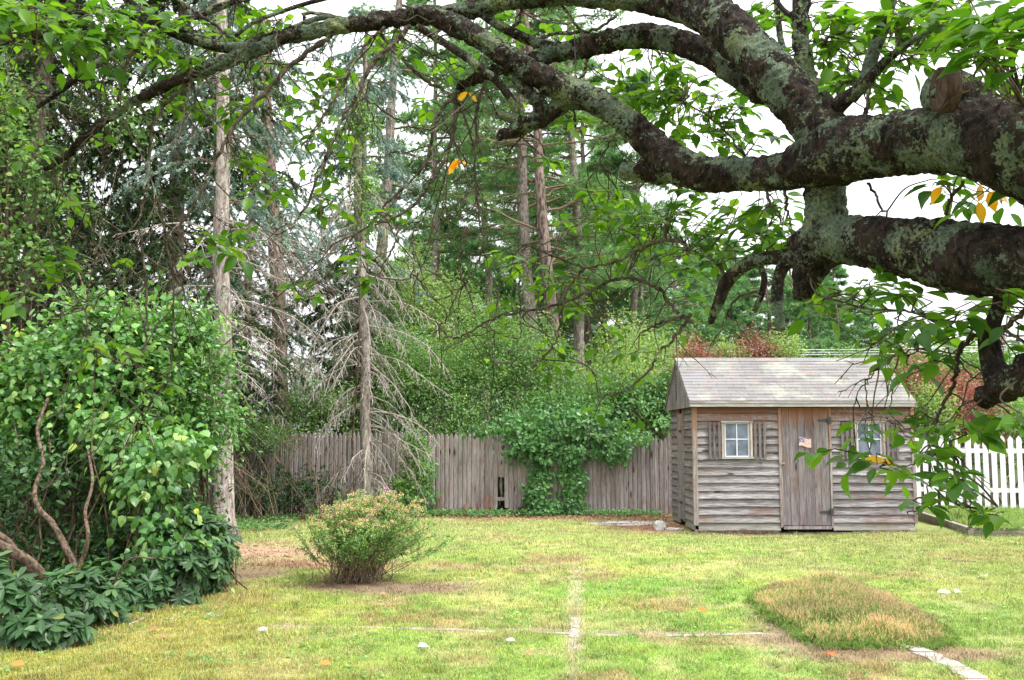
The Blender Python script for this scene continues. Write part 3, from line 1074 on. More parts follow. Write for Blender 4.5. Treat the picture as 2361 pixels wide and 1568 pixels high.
def wavy(b, u0, u1, v0, v1, y, th=.006, n=8):
    us = np.linspace(u0, u1, n + 1)
    V = []
    for u in us:
        zz = .012 * math.sin(u * 6.28) - .028 * u
        for yy_ in (y, y + th):
            for v in (v0, v1):
                V.append((4.925 + u * .205, yy_ - .006 * math.cos(u * 6), 1.628 - v * .150 + zz))
    F = []
    for k in range(n):
        a = 4 * k
        F += [[a, a + 1, a + 5, a + 4], [a + 2, a + 6, a + 7, a + 3], [a, a + 4, a + 6, a + 2], [a + 1, a + 3, a + 7, a + 5]]
    F += [[0, 2, 3, 1], [4 * n, 4 * n + 1, 4 * n + 3, 4 * n + 2]]
    b.add(np.array(V), [np.array(F)])


b = Buf()
wavy(b, 0, 1, 0, 1, YF - .046, .012)
b.build('board', F_W, FL)
b = Buf()
for k in range(7): wavy(b, .0 if k > 3 else .46, 1, k / 6.5 + .008, k / 6.5 + 1 / 17, YF - .050, .003)
b.build('stripe', F_R, FL)
b = Buf()
wavy(b, .01, .455, .01, .53, YF - .0535, .003)
b.build('canton', F_B, FL)
b = Buf()
for r_ in range(3):
    for c_ in range(4 - r_ % 2):
        u, v = .07 + c_ * .11 + (r_ % 2) * .05, .1 + r_ * .16
        x, z = 4.925 + u * .205, 1.628 - v * .15 + .012 * math.sin(u * 6.28) - .028 * u
        ang = np.arange(10) * math.pi / 5 + math.pi / 2
        rr = np.where(np.arange(10) % 2 == 0, .0095, .0042)
        V = [(x, YF - .0605, z)] + [(x + q * math.cos(t), YF - .0605, z + q * math.sin(t)) for q, t in zip(rr, ang)]
        b.add(np.array(V), [np.array([[0, 1 + (k + 1) % 10, 1 + k] for k in range(10)])])
b.build('star', F_W, FL)

# ------------------------------------------------------------------ stockade fence
FN = empty('stockade_fence', (0, FENCE_Y, 0), 'long weathered grey stockade fence of pointed boards running behind the lawn and the shed', 'fence')
PW = .093
panels = [(-12.0, -9.6), (-9.6, -7.2), (-7.2, -4.5), (-4.5, -1.79), (-1.79, -.25), (-.25, 1.5), (1.5, 3.4), (3.4, 5.8), (5.8, 8.2)]
rg = np.random.default_rng(5)
for pi, (a, c) in enumerate(panels):
    b = Buf()
    x = a
    while x < c - .03:
        xc = x + PW / 2
        wv = PW - .004 - rg.random() * .003
        top = 1.70 + rg.uniform(-.012, .012) + (.02 if pi % 2 else 0) - (.10 if xc > 3.0 and xc < 3.25 else 0)
        bot = .01 + rg.uniform(0, .02)
        ragged = -1.6 < xc < .5
        if ragged: bot = rg.choice([.03, .06, .10, .13, .16])
        if -.30 < xc < -.16: bot = .78 + rg.uniform(0, .03)        # the board broken off low down
        if .20 < xc < .28: bot = .36
        y = FENCE_Y + rg.uniform(-.008, .008)
        tl = rg.uniform(-.006, .006)
        # rounded split face with a dog-eared point
        prof = [(-.5, 0), (-.28, -.010), (.28, -.010), (.5, 0)]
        V, F = [], []
        for z, sx in ((bot, 1), (top - .11, 1), (top - .03, .55), (top, .16)):
            for px, py in prof:
                V.append((xc + px * wv * sx + tl * z, y + py - .012, z + (rg.uniform(-.02, .02) if ragged and z == bot else 0)))
            V.append((xc + .5 * wv * sx + tl * z, y + .006, z))
            V.append((xc - .5 * wv * sx + tl * z, y + .006, z))
        for q in range(3):
            for e in range(6):
                A, B = q * 6 + e, q * 6 + (e + 1) % 6
                F.append([A, B, B + 6, A + 6])
        V, F = np.array(V), np.array(F)
        b.add(V, [F], rg.random())
        x += PW
    b.build('board_panel', W_FENCE, FN)
b = Buf()
for k in range(-6, 5):
    x = k * 2.4 + .5
    b.box(x, x + .09, FENCE_Y + .05, FENCE_Y + .14, -.05, 1.6)
b.build('fence_post', W_FENCE, FN)
b = Buf()
for z in (.30, .95, 1.40): b.box(-12, 8.2, FENCE_Y + .008, FENCE_Y + .048, z, z + .07)
b.build('rail', W_BED, FN)
b = Buf()
for x0 in np.arange(-1.7, .4, .14):
    if R.random() < .75:
        hz = R.uniform(.12, .42)
        b.box(x0, x0 + R.uniform(.05, .12), FENCE_Y - .036, FENCE_Y - .026, .01, hz, rot=Matrix.Rotation(R.uniform(-.05, .05), 4, 'Y'))
        tag(b.build('rotted_board_end', W_ROT, FN), 'splintered reddish rotten board end')
        b = Buf()
b = Buf()
b.box(-1.62, .02, FENCE_Y - .10, FENCE_Y - .055, .0, .045, rot=Matrix.Rotation(.012, 4, 'Y'))
tag(b.build('fallen_board', W_ROT), 'dark rotten board lying on the soil along the foot of the stockade fence', 'board')

# ------------------------------------------------------------------ white picket fence and raised bed
A, B = np.array([7.35, 21.3]), np.array([13.2, 19.6])
WF = empty('white_picket_fence', (A[0], A[1], 0), 'bright white painted picket fence beyond the raised bed right of the shed', 'fence')
L = np.linalg.norm(B - A)
d = (B - A) / L
nn = np.array([-d[1], d[0]])


def fbox(b, s0, s1, t0, t1, z0, z1, rnd=None):
    V = []
    for s in (s0, s1):
        for t in (t0, t1):
            for z in (z0, z1):
                q = A + d * s + nn * t
                V.append((q[0], q[1], z))
    b.add(np.array(V), [np.array([[0, 1, 3, 2], [4, 6, 7, 5], [0, 4, 5, 1], [2, 3, 7, 6], [0, 2, 6, 4], [1, 5, 7, 3]])], rnd)


s = 0
while s < L:
    b = Buf()
    e = min(s + 2.1, L)
    q = s
    while q < e - .05:
        top = 1.66 + R.uniform(-.01, .01)
        fbox(b, q, q + .098, -.035, -.017, .16, top - .07)
        p0, p1, pm = A + d * q, A + d * (q + .098), A + d * (q + .049)
        V = []
        for t in (-.035, -.017):
            for pp, z in ((p0, top - .07), (p1, top - .07), (pm, top)):
                V.append((*(pp + nn * t), z))
        b.add(np.array(V), [np.array([[0, 1, 2], [3, 5, 4]]), np.array([[0, 2, 5, 3], [1, 4, 5, 2]])])
        q += .158
    b.build('picket_panel', WHITE, WF)
    b = Buf()
    fbox(b, s, s + .1, .04, .14, -.05, 1.55)
    b.build('fence_post', WHITE, WF)
    s += 2.1
b = Buf()
for z in (.50, 1.30): fbox(b, 0, L, -.016, .024, z, z + .09)
b.build('rail', WHITE, WF)

P1, P2 = gp(2107, 1195), gp(2232, 1240)
RB = empty('raised_bed', (P2[0], P2[1], 0), 'low raised garden bed edged with grey timbers beside the right end of the shed', 'raised bed')
d2 = (P2 - P1)[:2]
L2 = np.linalg.norm(d2)
d2 /= L2
for name, p, dd, LL in (('side_timber', P1[:2], d2, L2), ('front_timber', P2[:2], np.array([1.0, .03]), 5.2)):
    b = Buf()
    m2 = np.array([-dd[1], dd[0]])
    for lv in range(2):
        V = []
        for s_ in (0 if name[0] == 'f' else -.2, LL):
            for t in (0, .09 if name[0] == 'f' else .09):
                for z in (lv * .098 - .03, lv * .098 + .064):
                    q = p + dd * s_ + m2 * (t + (.003 * lv))
                    V.append((q[0], q[1], z))
        b.add(np.array(V), [np.array([[0, 1, 3, 2], [4, 6, 7, 5], [0, 4, 5, 1], [2, 3, 7, 6], [0, 2, 6, 4], [1, 5, 7, 3]])])
    b.build(name, W_BED, RB)
V = np.array([[P1[0] + .08, P1[1] + .1, .12], [P2[0] + .06, P2[1] + .07, .12], [13, P2[1] + .2, .12], [13, 22, .12], [P1[0] - .2, 22, .12]])
mk('soil', V, [np.array([[0, 1, 2], [0, 2, 3], [0, 3, 4]])], plain('bed_soil', (.20, .18, .10), .95, nz=.6), RB)

# stones, paper scraps, fallen leaves and sticks
ROCK = plain('pale_rock', (.55, .53, .51), .9, nz=.5, sc=25)


def rock(name, u, v, sx, sy, sz, mat, label, cat, seed, group=None):
    p = gp(u, v)
    rg = np.random.default_rng(seed)
    V, F = [], []
    nu, nv = 14, 8
    for i in range(nv + 1):
        th = math.pi * i / nv
        for j in range(nu):
            ph = 2 * math.pi * j / nu
            q = np.array([math.sin(th) * math.cos(ph), math.sin(th) * math.sin(ph), math.cos(th)])
            q = np.sign(q) * np.abs(q) ** .7
            q *= 1 + .12 * math.sin(3 * ph + seed) + .1 * math.sin(5 * th + ph * 2 + seed) + rg.uniform(-.06, .06)
            V.append(p + q * np.array([sx, sy, sz]) + np.array([0, 0, sz * .55]))
    for i in range(nv):
        for j in range(nu):
            F.append([i * nu + j, (i + 1) * nu + j, (i + 1) * nu + (j + 1) % nu, i * nu + (j + 1) % nu])
    return tag(mk(name, np.array(V), [np.array(F)], mat), label, cat, group)


rock('stone_block', 1521, 1222, .10, .08, .10, ROCK, 'pale square stone block on the litter left of the shed corner', 'stone', 1)
rock('stone_slab', 1552, 1222, .16, .10, .025, ROCK, 'flat pale stone slab lying between the stone block and the shed', 'stone', 2)
rock('stone_slab', 1437, 1206, .34, .14, .012, ROCK, 'wide flat pale stone set in the brown litter before the fence', 'stone', 6)
rock('quartz_stone', 606, 1456, .042, .03, .022, plain('white_quartz', (.5, .5, .5), .8, nz=.6, sc=60), 'white quartz stone on the mossy lawn left of the long stone strip', 'stone', 3)
rock('bark_scrap', 2222, 1296, .16, .07, .012, STEM_BR, 'grey scrap of bark lying on the lawn near the raised bed', 'bark scrap', 4)
rock('bark_scrap', 2185, 1290, .07, .04, .012, STEM_BR, 'smaller dark bark scrap left of the grey one on the lawn', 'bark scrap', 5)
PAPER = leaf_mat('pale_leaf', [(0, (.45, .48, .42)), (1, (.58, .60, .54))], .3, .6, .2, .1, (1, 1, 1))
ORANGE = leaf_mat('orange_leaf', [(0, (.50, .17, .05)), (1, (.62, .25, .07))], .3, .6, .2, .2, (1, .8, .6))
TAN = leaf_mat('tan_leaf', [(0, (.30, .14, .07)), (1, (.42, .24, .12))], .2, .7, .2, .2, (1, .9, .8))


def fallen(u, v, size, mat, label, group=None, n=1):
    p = gp(u, v, .03)
    b = Buf()
    for k in range(n):
        az_ = R.uniform(0, 6.28)
        leaves(b, p[None] + R.normal(size=(1, 3)) * [.02, .02, .004], np.array([[math.cos(az_), math.sin(az_), .12]]), np.array([[R.uniform(-.4, .4), -.35, 1]]), size, 'oval', 1.3)
    return tag(b.build('fallen_leaf', mat), label, 'leaf', group)


for a_ in [(1945, 1513, .11, ORANGE, 'curled orange leaf on the lawn in front of the heather'),
           (1614, 1407, .10, ORANGE, 'orange leaf on the lawn between the upright stone strip and the heather'),
           (965, 1492, .10, PAPER, 'pale leaf below the long stone strip, left of centre'),
           (1182, 1477, .08, PAPER, 'small pale leaf just below the middle of the long stone strip'),
           (1205, 1502, .09, TAN, 'brown leaf below the long stone strip near the small pale leaf'),
           (881, 1369, .08, TAN, 'brown curled leaf on the lawn below the flowering bush'),
           (65, 1534, .10, ORANGE, 'orange brown leaf on the moss in the lower left corner'),
           (373, 1460, .09, TAN, 'brown leaf on the moss close to the rhododendrons'),
           (758, 1530, .09, ORANGE, 'rust coloured leaf on the bright grass near the lower edge'),
           (485, 1413, .07, PAPER, 'small pale leaf on the moss in front of the rhododendron edge'),
           (345, 1448, .08, TAN, 'dry brown leaf lying beside a pale stick'),
           (2270, 1329, .12, PAPER, 'white scrap of leaf on the right part of the lawn, the farther one'),
           (1600, 1335, .08, TAN, 'lone brown leaf on the pale lawn in front of the shed'),
           (2085, 1410, .08, ORANGE, 'reddish leaf resting on the grass beside the heather'),
           (2000, 1223, .10, ORANGE, 'orange leaf lying against the foot of the shed')]:
    fallen(*a_)
fallen(2200, 1366, .14, PAPER, 'larger white scrap of leaf on the lawn right of the heather', n=2)


def stick(u0, v0, u1, v1, r, label, mat=TWIG_DEAD):
    a, c_ = gp(u0, v0, .02), gp(u1, v1, .03)
    mid_ = (a + c_) / 2 + R.normal(size=3) * [.02, .02, .008]
    b = Buf()
    tube(b, smooth_path([a, mid_, c_], 4), np.linspace(r, r * .4, 9), 6, .1)
    t = mid_ + (c_ - a) * .05
    tube(b, smooth_path([mid_, t + [.03, .04, .02], t + [.06, .10, .02]], 3), r * .4, 5)
    tag(b.build('stick', mat), label, 'stick')


stick(297, 1440, 335, 1424, .007, 'pale bare stick on the moss by the rhododendrons')
stick(378, 1428, 402, 1423, .006, 'short pale stick right of the longer one on the moss')
stick(498, 1425, 512, 1418, .005, 'tiny pale stick lying alone on the moss')
stick(620, 1215, 690, 1197, .012, 'bleached branch on the ground right of the near spruce trunk')

# ------------------------------------------------------------------ trees beyond the fence
def trunk_pts(p0, p1, h_extra=0.0, k=9, wob=.04, seed=0):
    rg = np.random.default_rng(seed)
    t = np.linspace(0, 1 + h_extra, k)[:, None]
    P = np.array(p0) * (1 - t) + np.array(p1) * t
    P[1:-1] += rg.normal(size=(k - 2, 3)) * [wob, wob, 0]
    return smooth_path(P, 3)


def stubs(b, P, rad, n, L, r, seed, droop=.2, z0=0, z1=99):
    """short broken branch stubs up a trunk"""
    rg = np.random.default_rng(seed)
    i = rg.integers(1, len(P) - 1, n)
    i = i[(P[i, 2] > z0) & (P[i, 2] < z1)]
    az = rg.uniform(0, 6.28, len(i))
    D = np.stack([np.cos(az), np.sin(az), rg.uniform(-.3, .3, len(i))], 1)
    C = curve_batch(P[i], nrm(D), rg.uniform(.3, 1, len(i)) * L, droop, 5, .03)
    tubes(b, C, np.linspace(r, r * .3, 5)[None], 4)


def boughs(P, z0, z1, step, per, Lfun, up, droop, seed, K=7):
    """bough curves from a trunk path P between heights z0 and z1"""
    rg = np.random.default_rng(seed)
    z = np.arange(z0, z1, step)
    z = np.repeat(z, per) + rg.uniform(-.5, .5, len(z) * per) * step
    x = np.interp(z, P[:, 2], P[:, 0])
    y = np.interp(z, P[:, 2], P[:, 1])
    az = rg.uniform(0, 6.283, len(z))
    u = up + rg.normal(size=len(z)) * .20
    D = nrm(np.stack([np.cos(az), np.sin(az), u], 1))
    L = Lfun(z) * rg.uniform(.55, 1.1, len(z))
    return curve_batch(np.stack([x, y, z], 1), D, L, droop * rg.uniform(.5, 1.4, len(z)), K, .015), L


def side_twigs(C, L, m, s0, ratio, ang=.9, flat=.15, droop=.1, K=4, seed=0):
    """m side twigs per curve"""
    rg = np.random.default_rng(seed + 77)
    N = len(C)
    s = s0 + (1 - s0) * (np.arange(m)[None] + rg.random((N, m))) / m
    p, t = sample_on(C, s)
    sgn = np.where((np.arange(m)[None] + rg.integers(0, 2, (N, 1))) % 2 == 0, 1, -1)[..., None]
    side = nrm(np.cross(t, np.array([0, 0, 1.0]))) * sgn
    D = nrm(t * math.cos(ang) + side * math.sin(ang) + rg.normal(size=t.shape) * flat)
    l = (L[:, None] * ratio * (1.15 - s * .75)) * rg.uniform(.6, 1.2, (N, m))
    return curve_batch(p.reshape(-1, 3), D.reshape(-1, 3), l.ravel(), droop, K, .03), l.ravel()


def pine(name, label, group, p0, p1, r0, crown0, spread, mats, seed, dens=1.0, need=(.16, .02), step=.42, per=4, top=None, ext=.0, tuft_n=9, stub=14, clear=False):
    rt = empty(name, p0, label, 'tree', group)
    P = trunk_pts(p0, p1, ext, seed=seed, wob=.05)
    htop = P[-1, 2]
    b = Buf()
    rad = r0 * (1 - .75 * np.clip(P[:, 2] / htop, 0, 1) ** 1.2)
    tube(b, P, rad, 12, .04, seed=seed)
    stubs(b, P, rad, stub, .9, .025, seed, z1=crown0 + 1)
    b.build('trunk', mats[0], rt, smooth=True)
    Lf = lambda z: spread * np.clip(1.05 - ((z - crown0) / max(htop - crown0, 1)) ** 1.5, .12, 1) * np.clip(.55 + (z - crown0) * .2, .5, 1)
    C, L = boughs(P, crown0, htop, step, per, Lf, .14, .10, seed)
    if clear:      # boughs toward the camera have been shed, so the trunk shows
        k = (C[:, -1, 1] - C[:, 0, 1]) > -.25 * L
        C, L = C[k], L[k]
    S1, L1 = side_twigs(C, L, int(11 * dens) + 2, .2, .40, .85, .25, .05, 4, seed)
    b = Buf()
    tubes(b, C, np.linspace(.045, .010, 7)[None], 4)
    tubes(b, S1, np.linspace(.014, .004, 4)[None], 3)
    b.build('bough', mats[1], rt)
    rg = np.random.default_rng(seed + 3)
    b = Buf()
    for CC, LL, m_, lo in ((S1, L1, int(6 * dens) + 2, .2), (C, L, int(8 * dens) + 2, .45)):
        s = lo + (1 - lo) * rg.random((len(CC), m_))
        p, t = sample_on(CC, s)
        side = rg.normal(size=t.shape) * .55
        side[..., 2] = np.abs(side[..., 2]) * .6
        needles(b, p.reshape(-1, 3) + rg.normal(size=(p.shape[0] * m_, 3)) * [.10, .10, .06], nrm(t + side).reshape(-1, 3), tuft_n, need[0], need[1], .55, .25)
    b.build('crown', mats[2], rt)
    return rt


PINES = [  # u_low,v_low,u_high,v_high at depth d, radius, crown base height, spread, label
    (884, 470, 912, 100, 27.0, .20, 6.6, 2.6, 'tall straight pine trunk rising behind the dead spruce, leftmost of the tall pines', BARK_GREY, 1),
    (1216, 660, 1203, 300, 27.5, .205, 4.8, 3.6, 'smooth grey pine standing left of the dark scaly trunk behind the fence', BARK_GREY, 1),
    (1276, 800, 1238, 300, 26.6, .20, 5.4, 3.6, 'dark scaly reddish pine beside the smooth grey pine behind the fence', BARK_RED, 1),
    (1341, 840, 1320, 230, 28.5, .17, 5.3, 3.2, 'slim pale grey pine trunk between the scaly pine and the shed', BARK_GREY, 1),
]
for k, (ul, vl, uh, vh, d, r, c0, sp, lb, bk, ds) in enumerate(PINES):
    lo, hi = at(ul, vl, d), at(uh, vh, d)
    base = lo + (hi - lo) * ((-.1 - lo[2]) / (hi[2] - lo[2]))
    top = lo + (hi - lo) * ((17.5 - lo[2]) / (hi[2] - lo[2]))
    pine('pine_tree', lb, 'tall pines behind the fence', base, top, r, c0, sp, (bk, TWIG_BROWN, G_PINE), 100 + k * 7, .95, (.20, .020), .50, 4, tuft_n=8, clear=True)
# second row of pines, each built on its own
ROW2 = [(1362, 36, .16, 4.4, 4.2, 16.5, 'mid distance pine just right of the slim pale pine'), (1389, 40, .15, 4.2, 3.8, 15, 'narrow pine second to the right of the slim pale pine'),
        (1180, 38, .16, 3.6, 4.0, 11.5, 'bushy pine seen between the hanging twigs left of the grey pine'), (1080, 36, .16, 3.4, 4.2, 9.0, 'broad low pine behind the thicket left of the grey pine'),
        (1000, 44, .2, 3.6, 4.0, 11.5, 'pine rising behind the bushy thicket right of the dead spruce'), (1480, 37, .17, 3.6, 4.2, 9.3, 'dense pine whose boughs fill the gap left of the shed roof'),
        (1572, 46, .2, 3.6, 4.2, 11.0, 'pine behind the left end of the shed roof'),
        (1010, 32, .15, 7.2, 3.6, 17.5, 'high crowned pine filling the sky between the leftmost tall pine and the grey pine'), (1120, 34, .15, 7.8, 3.6, 18.5, 'high crowned pine just left of the smooth grey pine'), (1465, 35, .15, 6.8, 3.4, 15, 'high crowned pine right of the slim pale pine')]
for k, (u, d, r, c0, sp, h, lb) in enumerate(ROW2):
    base = at(u, 1000, d)
    base[2] = -.1
    pine('pine_tree', lb, 'mid distance pines', base, base + [R.uniform(-.3, .3), 0, h], r, c0, sp, (BARK_RED if k in (0, 1) else BARK_GREY, TWIG_BROWN, G_FARPINE), 200 + k * 5, .9, (.27, .032), .52, 3, tuft_n=8)


def dup(root, loc, rz, sc, label):
    r = root.copy()
    COL.objects.link(r)
    r.location = loc
    r.rotation_euler = (0, 0, rz)
    r.scale = sc
    r['label'] = label
    for ch in root.children:
        c = ch.copy()
        COL.objects.link(c)
        c.parent = r
        for g_ in ch.children:
            e = g_.copy()
            COL.objects.link(e)
            e.parent = c
    return r


PA = pine('far_pine', 'x', 'far pines beyond the road', (0, 0, 0), (.3, 0, 15.5), .17, 3.6, 4.2, (BARK_RED, TWIG_BROWN, G_FARPINE), 301, .8, (.32, .045), .55, 3, tuft_n=8)
PB = pine('far_pine', 'x', 'far pines beyond the road', (0, 0, 0), (-.2, .1, 14.0), .15, 4.8, 3.6, (BARK_RED, TWIG_BROWN, G_FARPINE), 311, .8, (.32, .045), .55, 3, tuft_n=8)
FAR = [(1424, 60, 1.05), (1455, 72, 1.2), (1508, 58, .85), (1540, 66, 1.0), (1613, 56, .95), (1640, 74, 1.1), (1664, 60, .92), (1700, 68, 1.0), (1735, 60, .88), (1780, 55, .86), (1812, 70, .98), (1842, 62, .90),
       (1874, 56, .80), (1899, 66, .92), (1921, 74, .98), (1940, 60, .80), (1975, 70, .86), (2015, 66, .74), (2060, 74, .74), (1230, 62, 1.1), (1130, 64, 1.0), (1040, 66, 1.05), (960, 60, 1.0), (1310, 70, 1.15), (900, 70, 1.0)]
sides = ['far pine trunk number %d counted from the left along the horizon' % 0]
marks = ['left of the shed ridge', 'above the left end of the shed roof', 'above the middle of the shed roof', 'above the right end of the shed roof']
lbl = {1424: 'far pine seen low between the slim pine and the thicket', 1455: 'tall far pine behind the dense pine left of the shed', 1508: 'short far pine low in the gap left of the shed ridge',
       1540: 'far pine directly above the left tip of the shed roof', 1613: 'dark far pine trunk above the left third of the shed roof', 1640: 'thin far pine in the paler gap above the shed roof',
       1664: 'pale far pine trunk left of the hanging cut branch stubs', 1700: 'far pine behind the bent cherry branch end', 1735: 'far pine between the bent branch end and the dark hanging stub',
       1780: 'thick pale far pine trunk just left of the dark hanging stub', 1812: 'far pine right beside the dark hanging stub', 1842: 'slender far pine right of the dark hanging stub',
       1874: 'reddish far pine trunk above the middle of the shed roof', 1899: 'thin far pine next to the reddish one above the shed', 1921: 'faint far pine between the two clearer trunks above the shed',
       1940: 'far pine trunk above the right half of the shed roof', 1975: 'far pine half hidden by cherry leaves above the shed', 2015: 'low far pine above the right end of the shed ridge',
       2060: 'rightmost low far pine against the white sky', 1230: 'far pine hidden low behind the grey and scaly pines', 1130: 'far pine low behind the thicket beneath the hanging twigs',
       1040: 'far pine behind the dead spruce branches and thicket', 960: 'far pine just right of the dead spruce trunk', 1310: 'far pine between the scaly pine and the slim pale pine', 900: 'leftmost far pine behind the dead spruce'}
for k, (u, d, s_) in enumerate(FAR):
    base = at(u, 1000, d)
    src = PA if k % 2 else PB
    if k == 0: o = PB; first = True
    elif k == 1: o = PA
    else: o = None
    rz, sc = R.uniform(0, 6.28), (s_ * 1.05, s_ * 1.05, s_)
    if o is None:
        dup(src, (base[0], d, -.1), rz, sc, lbl[u])
    else:
        o.location = (base[0], d, -.1)
        o.rotation_euler = (0, 0, rz)
        o.scale = sc
        o['label'] = lbl[u]


# ------------------------------------------------------------------ spruces
def spruce(name, label, p0, p1, r0, seed, live0, spread, g_mat, bark, ext=.0, dead=(1.0, 5.0), dead_step=.28, dead_L=1.6, dead_dir=None, per=4, dens=1.0, dead_mat=TWIG_DEAD, group=None, step=.30, need=(.065, .016), droop=.45, dead_droop=.55, extra=None, top_r=.35, clear=False):
    rt = empty(name, p0, label, 'tree', group)
    P = trunk_pts(p0, p1, ext, seed=seed, wob=.025)
    htop = P[-1, 2]
    b = Buf()
    rad = r0 * (1 - (1 - top_r) * np.clip(P[:, 2] / htop, 0, 1)) * (1 + .55 * np.exp(-P[:, 2] / .18))
    tube(b, P, rad, 16, .045, seed=seed)
    b.build('trunk', bark, rt, smooth=True)
    rg = np.random.default_rng(seed)
    # dead lower branches with hanging twigs
    if dead_L > 0:
        z = np.arange(dead[0], dead[1], dead_step)
        z = np.repeat(z, 2) + rg.uniform(-.1, .1, len(z) * 2)
        x, y = np.interp(z, P[:, 2], P[:, 0]), np.interp(z, P[:, 2], P[:, 1])
        az = rg.uniform(0, 6.283, len(z))
        if dead_dir is not None: az = rg.normal(size=len(z)) * .8 + dead_dir
        D = nrm(np.stack([np.cos(az), np.sin(az), rg.uniform(-.25, .3, len(z))], 1))
        L = dead_L * rg.uniform(.35, 1.1, len(z))
        C = curve_batch(np.stack([x, y, z], 1), D, L, dead_droop, 8, .012)
        if extra is not None:
            E = np.array([smooth_path(e, 8)[np.linspace(0, 8 * (len(e) - 1), 8).astype(int)] for e in extra])
            C = np.concatenate([C, E])
            L = np.concatenate([L, np.linalg.norm(E[:, -1] - E[:, 0], axis=1)])
        S1, L1 = side_twigs(C, L, 11, .22, .30, .75, .25, .55, 5, seed)
        S2, L2 = side_twigs(S1, L1, 4, .2, .45, .7, .35, .5, 4, seed + 1)
        b = Buf()
        tubes(b, C, np.linspace(.017, .006, 8)[None], 5)
        tubes(b, S1, np.linspace(.0065, .003, 5)[None], 3)
        tubes(b, S2, np.linspace(.0042, .002, 4)[None], 3)
        b.build('dead_branch', dead_mat, rt)
    if live0 < htop:
        Lf = lambda zz: spread * np.clip(1.1 - .6 * (zz - live0) / 9, .2, 1)
        C, L = boughs(P, live0, htop, step, per, Lf, .12, droop, seed + 9, 8)
        if clear:
            k = (C[:, -1, 1] - C[:, 0, 1]) > -.1 * L
            C, L = C[k], L[k]
        S1, L1 = side_twigs(C, L, int(10 * dens) + 2, .15, .30, .8, .18, .6, 5, seed)
        b = Buf()
        tubes(b, C, np.linspace(.022, .007, 8)[None], 4)
        tubes(b, S1, np.linspace(.006, .003, 5)[None], 3)
        b.build('bough', TWIG_BROWN, rt)
        b = Buf()
        for CC, m_, lo in ((S1, int(13 * dens) + 2, .1), (C, int(26 * dens), .3)):
            s = lo + (1 - lo) * rg.random((len(CC), m_))
            p, t = sample_on(CC, s)
            rb = np.repeat(rg.random(len(CC)) * .75, m_) + rg.random(len(CC) * m_) * .25
            needles(b, p.reshape(-1, 3), t.reshape(-1, 3), 9, need[0], need[1], .75, .1, rnd=rb)
        b.build('crown', g_mat, rt)
    return rt


# near spruce with the flared pale trunk
lo = gp(516, 1243)
hi = at(512, 330, 16.0)
t_ = lambda a, b_, z: a + (b_ - a) * ((z - a[2]) / (b_[2] - a[2]))
spruce('spruce_tree', 'near spruce with flared pale trunk at the edge of the bare soil', lo - [0, 0, .1], t_(lo, hi, 9.5), .165, 11, 4.6, 1.9, G_BLUE, BARK_PALE,
       dead=(2.6, 5.4), dead_step=.16, dead_L=1.9, per=4, dens=.9, dead_droop=.35, step=.42, top_r=.5, clear=True)
# second spruce, behind the fence
lo, hi = at(654, 960, 22.5), at(624, 420, 22.5)
spruce('spruce_tree', 'brown trunked spruce behind the fence, left of the dead one', t_(lo, hi, -.1), t_(lo, hi, 11.5), .20, 23, 4.9, 2.1, G_BLUE, bark_mat('brown_spruce_bark', (.08, .055, .045), (.24, .18, .15), 8, .3, bd=.02),
       dead=(2.0, 6.6), dead_step=.13, dead_L=2.3, dead_droop=.55, clear=True, per=4, dens=.9, step=.45, top_r=.6)
# the dead one in front of the fence, with long bleached boughs to the right
lo, hi = at(851, 1190, 19.6), at(826, 300, 19.6)
ex = []
Z = lambda zx, zy, y: at(787 + zx / 3, 522.7 + zy / 3, y)
for pts in ([(195, 690), (380, 720), (560, 800), (660, 900), (745, 1005)], [(200, 700), (330, 760), (400, 800), (450, 880)], [(190, 880), (300, 895), (430, 940), (560, 1040), (770, 1185)], [(190, 930), (280, 1030), (330, 1120)],
            [(200, 1280), (340, 1290), (500, 1350), (620, 1440), (710, 1570)], [(200, 1380), (300, 1400), (400, 1470), (520, 1530), (640, 1600)], [(150, 640), (80, 600), (0, 590), (-150, 640), (-260, 720)],
            [(150, 950), (50, 960), (-60, 1010), (-160, 1100), (-230, 1230)], [(170, 520), (380, 515), (520, 570), (640, 650), (760, 690)], [(140, 340), (260, 350), (400, 360), (500, 350), (560, 300)],
            [(160, 1240), (60, 1250), (-60, 1330), (-140, 1420), (-190, 1560)], [(170, 1100), (90, 1110), (0, 1170), (-50, 1260), (-90, 1420)], [(150, 760), (40, 760), (-90, 800), (-210, 900), (-290, 1040)]):
    y0 = 19.6
    ex.append([Z(a, c_, y0 - .12 * k) for k, (a, c_) in enumerate(pts)])
spruce('dead_spruce', 'dead spruce with bleached drooping branches in front of the stockade fence', t_(lo, hi, -.05), t_(lo, hi, 8.8), .115, 31, 7.0, .9, G_BLUE, BARK_PALE,
       dead=(.6, 6.8), dead_step=.15, dead_L=1.25, dead_droop=.9, per=3, dens=.7, extra=ex, top_r=.55)
for k, (x, y, h, l0, sp, r_, lb) in enumerate([(-4.0, 25.5, 12.5, 3.2, 2.4, .15, 'live blue green spruce far behind, between the brown trunk and the dead spruce'), (-6.6, 24.5, 12, 5.0, 2.2, .15, 'slim blue green spruce behind the near pale trunk')]):
    spruce('spruce_tree', lb, np.array([x, y, -.1]), np.array([x + .15, y, h]), r_, 61 + k, l0, sp, G_BLUE, BARK_GREY, dead=(1.8, 6.0), dead_step=.22, dead_L=1.9, dead_droop=.5, per=4, dens=.8, step=.42, need=(.09, .02), top_r=.3)
